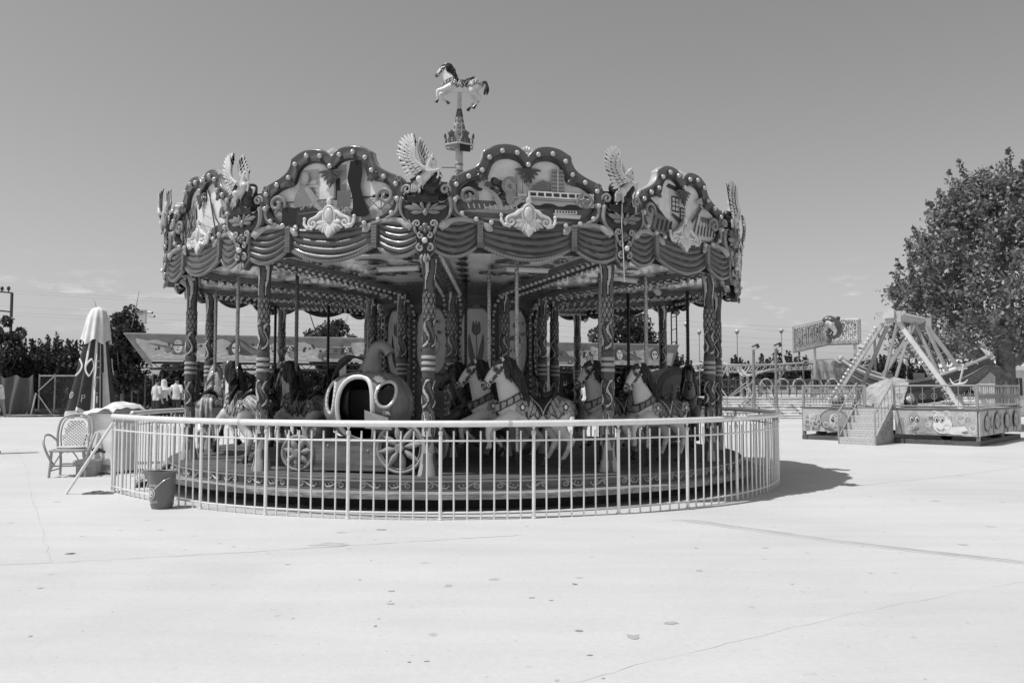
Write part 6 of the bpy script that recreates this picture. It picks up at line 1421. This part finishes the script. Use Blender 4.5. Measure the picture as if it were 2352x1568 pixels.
sh.tube(crom([q(990, 330), q(1090, 330), q(1230, 370), q(1330, 480), q(1380, 590), q(1340, 700), q(1260, 770), q(1190, 810)], 4), np.interp(np.linspace(0, 1, 29), [0, .2, .45, .7, 1], [.05, .28, .34, .26, .08]), .10, 12)
sh.tube(crom([q(1050, 400), q(1160, 430), q(1230, 520), q(1300, 640), q(1250, 740)], 4)-np.array([0, .16, 0]), np.interp(np.linspace(0, 1, 17), [0, .3, .6, 1], [.08, .18, .16, .05]), .62, 10)
sh.leaf(q(1290, 350), q(1470, 255), .13, .1, .08); sh.leaf(q(1270, 580), q(1060, 650), .14, .1, .12); sh.leaf(q(1190, 780), q(1140, 960), .14, .1, .09); sh.leaf(q(1210, 790), q(1080, 690), .11, .1, .09); sh.leaf(q(1330, 480), q(1460, 610), .12, .1, .12)
e_ = np.array(q(1150, 310))-[0, .28, 0]; sh.sph(e_, (.07, .05, .05), .7, 8, 6); sh.sph(e_-[0, .04, 0], (.03, .03, .03), .02, 6, 5)
for j in range(3): sh.tube([np.array(q(1130+28*j, 500-15*j))-[0, .40, 0], np.array(q(1190+25*j, 430-10*j))-[0, .40, 0]], .015, .2, 4)
sh.build('shark_figure', GLOSS, SG); mb = MB()
for s in (.62, 1.88): p = onsign(s, .1); mb = MB(); mb.tube([(p[0], p[1]+.15, 0), (p[0], p[1]+.15, p[2])], .09, .45, 8); mb.build('post', STEEL, SG)
# ------------------------------------------------------------------ swing boat ride
EX, EY = .741, .671; AO = (8.9, 25.75); PAo = math.degrees(math.atan2(-EY, EX))
SB = thing('swing_boat_ride', 'small pirate boat swing on a painted deck with an A frame and chequer plate steps', 'fairground ride', (*AO, 0), PAo)
# local: x along the front, y into the depth, z up
DL, DD = 4.88, 5.0
mb = MB(); mb.box(DL/2, DD/2, .95, DL-.05, DD, .06, .42); mb.box(DL/2, .02, .975, DL+.05, .1, .05, .14); mb.box(DL+.02, DD/2, .97, .1, DD, .05, .14); mb.build('deck', SATIN, SB, smooth=False)
mb = MB()
for y2 in (.1, DD-.1): mb.box(DL/2, y2, .07, DL, .14, .13, .10)
for x in (.1, DL-.06): mb.box(x, DD/2, .075, .13, DD, .125, .10)
for x in (.06, DL-.03): mb.box(x, .06, .5, .09, .09, .85, .2)
for x in (.7, 4.3): mb.bar((x-.5, .9, .1), (x, .9, .9), .22, .22, .04)
mb.box(DL-.1, 2.6, .5, .25, .4, .7, .05); mb.build('base_frame', IRON, SB, smooth=False)
def fish(a, u, v, s, g):
    a.ell(u, v, .27*s, .2*s, g, 24, .2); a.poly([(u+.22*s, v), (u+.5*s, v+.2*s), (u+.42*s, v), (u+.5*s, v-.18*s)], g*.8); a.ring(u, v, .25*s, .025*s, .06, 0, 360, 24, .2*s)
    a.ell(u-.1*s, v+.04*s, .06*s, .1*s, .6); a.ell(u-.1*s, v+.02*s, .03*s, .06*s, .04); a.ring(u-.14*s, v-.1*s, .08*s, .02*s, .06, 200, 340); a.poly([(u-.02*s, v+.18*s), (u+.1*s, v+.34*s), (u+.16*s, v+.16*s)], g*.7)
def bubbles(a, u0, u1, n):
    for i in range(n): u, v, r_ = rng.uniform(u0, u1), rng.uniform(.34, .88), rng.uniform(.035, .1); a.ring(u, v, r_, .018, .66); a.ring(u, v, r_*.6, .01, .5, 30, 120)
def fascia(w_, fn):
    mb = MB(); a = Art(mb, 0, .0015); mb.prism([(0, .26), (w_, .26), (w_, .94), (0, .94)], -.03, 0, .46)
    for j in range(10): u = rng.uniform(.1, w_-.1); a.poly(list(map(tuple, crom([(max(u-.06, .01), .27), (max(u-.1, .01), .5), (u, .75), (min(u+.03, w_-.01), .5), (min(u+.05, w_-.01), .27)], 3)))[::-1], rng.uniform(.26, .34))
    fn(a, w_); return mb
def f1(a, w_):
    a.ell(.95, .62, .42, .3, .3); a.ell(.92, .62, .10, .17, .55); a.ell(.93, .6, .05, .1, .04); a.ring(.95, .62, .42, .03, .14, 20, 300, 30, .3); a.line(crom([(1.1, .42), (1.3, .4), (1.45, .46), (1.6, .4)]), .03, .1); a.ring(.5, .3, .2, .04, .2, 0, 180); bubbles(a, .15, 1.65, 13)
def f2(a, w_):
    for u, g_ in ((.55, .36), (1.2, .72)):
        a.ell(u+.05, .55, .24, .24, g_); a.ell(u-.05, .76, .14, .12, g_); a.poly([(u+.2, .5), (u+.6, .52), (u+.68, .42), (u+.5, .36), (u+.6, .30), (u+.3, .3), (u, .36)][::-1], g_)
        for s in (0, .14): a.ell(u-.1+s, .70, .062, .09, .08); a.ell(u-.1+s, .70, .047, .075, .62); a.ell(u-.09+s, .68, .025, .045, .03)
        a.ring(u, .5, .1, .02, .1, 200, 330)
    a.ell(.95, .83, .1, .05, .5); bubbles(a, .35, w_-.1, 12)
def f3(a, w_):
    for i, u in enumerate((.75, 1.85, 3.0, 4.1)): fish(a, u, .6+.03*(i % 2), 1.15, .36)
    bubbles(a, .2, w_-.2, 8)
fa = None
for (x0, x1, fn, lab) in ((.05, 1.92, f1, 'panel with a big eyed fish and bubbles'), (2.75, DL-.03, f2, 'panel with a white and a grey cartoon fish')):
    o = fascia(x1-x0, fn).build('painted_panel', SATIN, SB, (x0, -.02, 0), smooth=False); o['label'] = lab
o = fascia(DD, f3).build('painted_panel', SATIN, SB, (DL+.03, 0, 0), 90, smooth=False); o['label'] = 'panel with round cartoon fish in a row'
# railings
def guard(L, n, name='guard_railing', loc=(0, 0, 0), rz=0, mesh=False):
    mb = MB(); mb.tube([(0, 0, 1.63), (L, 0, 1.63)], .024, .36, 6); mb.tube([(0, 0, 1.06), (L, 0, 1.06)], .02, .36, 6)
    for x in (0, L): mb.box(x, 0, 1.3, .06, .06, .72, .34)
    for i in range(n):
        x = L*(i+.5)/n; mb.tube([(x, 0, 1.06), (x, 0, 1.63)], .010, .34, 5)
        if i % (3 if mesh else 1) == 0: mb.tube([(x+.075*math.cos(t), -.012, 1.33+.075*math.sin(t)) for t in np.linspace(0, 2*pi, 12, endpoint=False)], .011, .2, 4, closed=True); mb.lathe([(0, 0), (.0, 0)], .3, 3) if False else mb.sph((x, -.012, 1.33), (.03, .01, .03), .2, 6, 4)
    if mesh:
        for z in (1.18, 1.3, 1.42, 1.54): mb.tube([(0, 0, z), (L, 0, z)], .008, .3, 4)
    return mb.build(name, STEEL, SB, loc, rz)
guard(1.85, 20, loc=(.05, .04, 0), mesh=True); guard(DL-2.75, 7, loc=(2.72, .04, 0)); guard(DD, 22, loc=(DL-.02, .05, 0), rz=90); guard(DL, 26, loc=(.0, DD-.05, 0))
# steps: chequer plate, going up into the ride
mb = MB(); x0, x1 = 1.70, 2.66; n = 5
for i in range(n):
    mb = MB(); y2 = -1.45+.29*i; z = .195*(i+1); mb.box((x0+x1)/2, y2+.16, z-.012, x1-x0, .34, .024, .6); mb.box((x0+x1)/2, y2, z-.10, x1-x0, .015, .19, .52)
    for r_ in range(2):
        for k in range(9): mb.sph((x0+.06+.105*k+(.05 if r_ else 0), y2-.01, z-.15+.085*r_), (.028, .012, .014), .66, 6, 4)
    mb.build('step', STEEL, SB)
for x, g_ in ((x0-.02, .3), (x1+.02, .34)):
    mb = MB(); pts = [(-1.47, 0), (-1.47, .20), (0, 1.12), (0, 0)]; V = [(x-.012, p, z) for p, z in pts]+[(x+.012, p, z) for p, z in pts]; mb.add(V, [(0, 1, 2, 3), (7, 6, 5, 4), (0, 4, 5, 1), (1, 5, 6, 2), (2, 6, 7, 3)], g_)
    if x > 2: 
        for j in range(4): c = (-.9+.25*j, .25+.12*j); mb.tube([(x+.016, c[0]+.09*math.cos(t), c[1]+.12*math.sin(t)) for t in np.linspace(0, 2*pi, 14, endpoint=False)], .008, .2, 4, closed=True)
    mb.build('stair_side', SATIN, SB, smooth=False)
    mb = MB(); mb.tube([(x, -1.45, .15), (x, -1.45, .88), (x, .03, 1.70)], .024, .34, 6)
    for j in range(5): y2 = -1.2+.28*j; mb.tube([(x, y2, .30+.155*1.0*(y2+1.45)/.25), (x, y2, .88+.55*(y2+1.45))], .010, .34, 5)
    mb.build('stair_rail', STEEL, SB)
# boat cover sheet hung over the gangway
mb = MB(); V = [[(1.78+1.1*u+.15*t*(u-.5), .25+.35*t+.06*math.sin(u*9+t*4), 1.0+.86*t*(.62+.38*math.sin(min(u*1.5, 1)*pi*.5)*(1-max(u-.8, 0)*2.2))+.02*math.sin(u*23)*math.sin(t*19)) for u in np.linspace(0, 1, 40)] for t in np.linspace(0, 1, 34)]
V = np.array(V)+rng.normal(0, .006, (34, 40, 3))
mb.grid(V, .42); mb.grid((np.array(V)+[0, .02, 0])[:, ::-1], .35); mb.build('gangway_sheet', CLOTH, SB)
# A frames
def leg(p, q, lamps, g_=.46, wd=.115):
    mb = MB(); mb.bar(p, q, wd, wd, g_); o = mb.build('frame_leg', SATIN, SB, smooth=False)
    if lamps:
        p = np.array(p); q_ = np.array(q); n_ = 20; dx = np.array([-.10 if q_[0] > p[0] else .10, -.06, .02]) if lamps == 1 else np.array([-.11, -.05, -.03])
        for i in range(n_): c = p+(q_-p)*(.08+.88*i/n_)+dx; b = MB(); b.sph(c, .052, .8 if lamps == 1 else .35, 8, 6); b.build('lamp', GLASSY, o)
xa, zt_ = 2.42, 3.72
leg((.55, .80, .98), (xa-.22, .95, zt_-.15), 1, .48); leg((4.28, .80, .98), (xa+.15, .95, zt_-.15), 2, .66)
leg((.55, 3.8, .98), (xa-.15, 3.75, zt_-.1), 0, .38); leg((4.28, 3.8, .98), (xa+.15, 3.75, zt_-.1), 0, .36)
leg((1.15, 1.2, .98), (xa-.15, 1.0, zt_-.3), 0, .34, .09); leg((3.7, 3.4, .98), (xa+.2, 3.6, zt_-.2), 0, .34, .09)
mb = MB(); mb.tube([(xa, .75, zt_+.02), (xa, 3.95, zt_+.02)], .13, .52, 14); mb.box(xa, .85, zt_-.05, .62, .14, .34, .5); mb.box(xa-.3, .84, zt_-.0, .3, .1, .1, .5, ry=38); mb.box(xa+.3, .84, zt_-.0, .3, .1, .1, .5, ry=-38)
mb.box(xa, .74, zt_+.04, .3, .1, .26, .56); mb.box(xa, 3.85, zt_-.1, .6, .14, .4, .36); mb.build('top_axle', SATIN, SB)
# boat
mb = MB(); n = 40; V = []
def hull(t):      # t -1 stern .. 1 bow
    zk = 1.10+.95*abs(t)**2.6; zg = 1.75+.75*abs(t)**1.7; w_ = .62*(1-abs(t)**2.4)**.8+.02; return zk, zg, w_
for i in range(n+1):
    t = -1+2*i/n; zk, zg, w_ = hull(t); x = 2.55+2.15*t; V.append([(x*1.0+(zq-1.1)*.0, 2.3+w_*s, zq) for s, zq in ((-1, zg), (-1.0, zg-.12*(zg-zk)), (-.9, zg-.45*(zg-zk)), (-.55, zk+.15*(zg-zk)), (0, zk), (.55, zk+.15*(zg-zk)), (.9, zg-.45*(zg-zk)), (1, zg))])
mb.grid(np.array(V), [(.13 if j % 2 else .17) for i in range(n) for j in range(7)]); mb.grid((np.array(V)*[1, 1, 1]+[0, 0, .03])[:, ::-1], .3)
bo = mb.build('boat_hull', WOOD, SB); mb = MB()
for s in (0, 7): mb.tube([v[s] for v in V], .05, .32, 8)
for s in (1, 2): mb.tube([np.array(v[s])+[0, -.01, 0] for v in V], .018, .08, 5)
for t in (-1, 1): zk, zg, w_ = hull(t); mb.tube([(2.55+2.15*t+.02*t, 2.3+.13*math.cos(a_)*0-.05, 0) if False else (2.55+2.15*t+.075*math.cos(a_), 2.2, zg+.02+.075*math.sin(a_)) for a_ in np.linspace(0, 2*pi, 14, endpoint=False)], .035, .36, 6, closed=True); mb.sph((2.55+2.15*t, 2.18, zg+.02), .06, .5, 8, 6)
mb.build('gunwale', SATIN, bo); mb = MB()
ax_, az_ = 4.02, 1.95; yv = 2.3-.60
mb.tube([(ax_, yv, az_-.25), (ax_+.12, yv, az_+.25)], .03, .6, 6); mb.tube(crom([(ax_-.26, yv, az_-.10), (ax_-.16, yv-.02, az_-.27), (ax_, yv-.02, az_-.28), (ax_+.14, yv, az_-.23), (ax_+.22, yv, az_-.14)], 4), np.interp(np.linspace(0, 1, 17), [0, .5, 1], [.01, .045, .01]), .66, 6); mb.tube([(ax_-.02, yv, az_+.13), (ax_+.22, yv, az_+.18)], .022, .6, 5); mb.tube(crom([(ax_+.12, yv, az_+.25), (ax_+.25, yv-.03, az_+.33), (ax_+.4, yv-.02, az_+.36), (ax_+.5, yv, az_+.30)], 4), .018, .4, 5)
mb.build('anchor', GLOSS, bo); mb = MB()
for x in (1.6, 2.55, 3.5): mb.box(x, 2.3, 1.55, .5, .9, .08, .3); mb.box(x+.2, 2.3, 1.8, .07, .9, .45, .33)
mb.build('bench', SATIN, bo)
for x in (1.9, 3.2):
    mb = MB(); mb.bar((x, 1.75, 1.9), (xa, 1.6, zt_), .08, .08, .4); mb.bar((x, 2.85, 1.9), (xa, 3.0, zt_), .08, .08, .4); mb.build('swing_arm', SATIN, SB, smooth=False)
mb = MB()
for x in (.9, 3.0): mb.tube([(x, .55, 1.25), (x, .48, 1.25)], .14, .3, 16); mb.sph((x, .44, 1.25), .085, .75, 10, 7); mb.box(x, .6, 1.15, .35, .1, .3, .1)
mb.build('drive_wheel', STEEL, SB)
# low white buildings behind the plane tree
HB = thing('white_kiosk', 'low white kiosk with glazed windows behind the swing boat', 'building', (px(2292, 48), 48, 0)); mb = MB(); mb.box(.9, 1.5, 1.3, 1.3, 3, 2.6, .66); mb.box(3.4, 1.8, 1.3, 3.4, 3, 2.6, .5); mb.build('wall', SATIN, HB, smooth=False)
mb = MB(); mb.prism([(-.1, 2.6), (1.9, 2.6), (1.6, 2.85), (0.1, 2.85)], -3.2, .3, .7); mb.prism([(1.6, 2.45), (5.4, 2.45), (4.6, 2.95), (2.1, 2.95)], -3.4, .1, .6); mb.build('roof', SATIN, HB, smooth=False)
for i in range(7):
    mb = MB(); mb.box(0, -.01, 1.65, .42, .03, 1.0, .05); mb.box(0, -.02, 1.65, .03, .04, 1.05, .6); mb.box(-.23, -.02, 1.65, .05, .05, 1.1, .7); mb.build('window', SATIN, HB, (.55+.6*i if i < 2 else 1.0+.6*i, 0 if i < 2 else .28, 0), smooth=False)
TN = thing('tent_canopy', 'pale pitched canvas canopy behind the swing boat', 'canopy', (px(2215, 56), 56, 0)); mb = MB()
mb.add([(-3.0, 0, 2.35), (3.2, 0, 3.1), (3.2, 3, 3.6), (-3.0, 3, 3.6)], [(0, 1, 2, 3)], .62); mb.add([(-3.0, 0, 2.32), (3.2, 0, 3.07), (3.2, 0, 2.8), (-3, 0, 2.1)], [(3, 2, 1, 0)], .5); mb.build('canvas', CLOTH, TN, smooth=False)
mb = MB()
for x in (-2.8, 0, 3): mb = MB(); mb.tube([(x, .1, 0), (x, .1, 2.4)], .05, .4, 6); mb.build('pole', STEEL, TN)
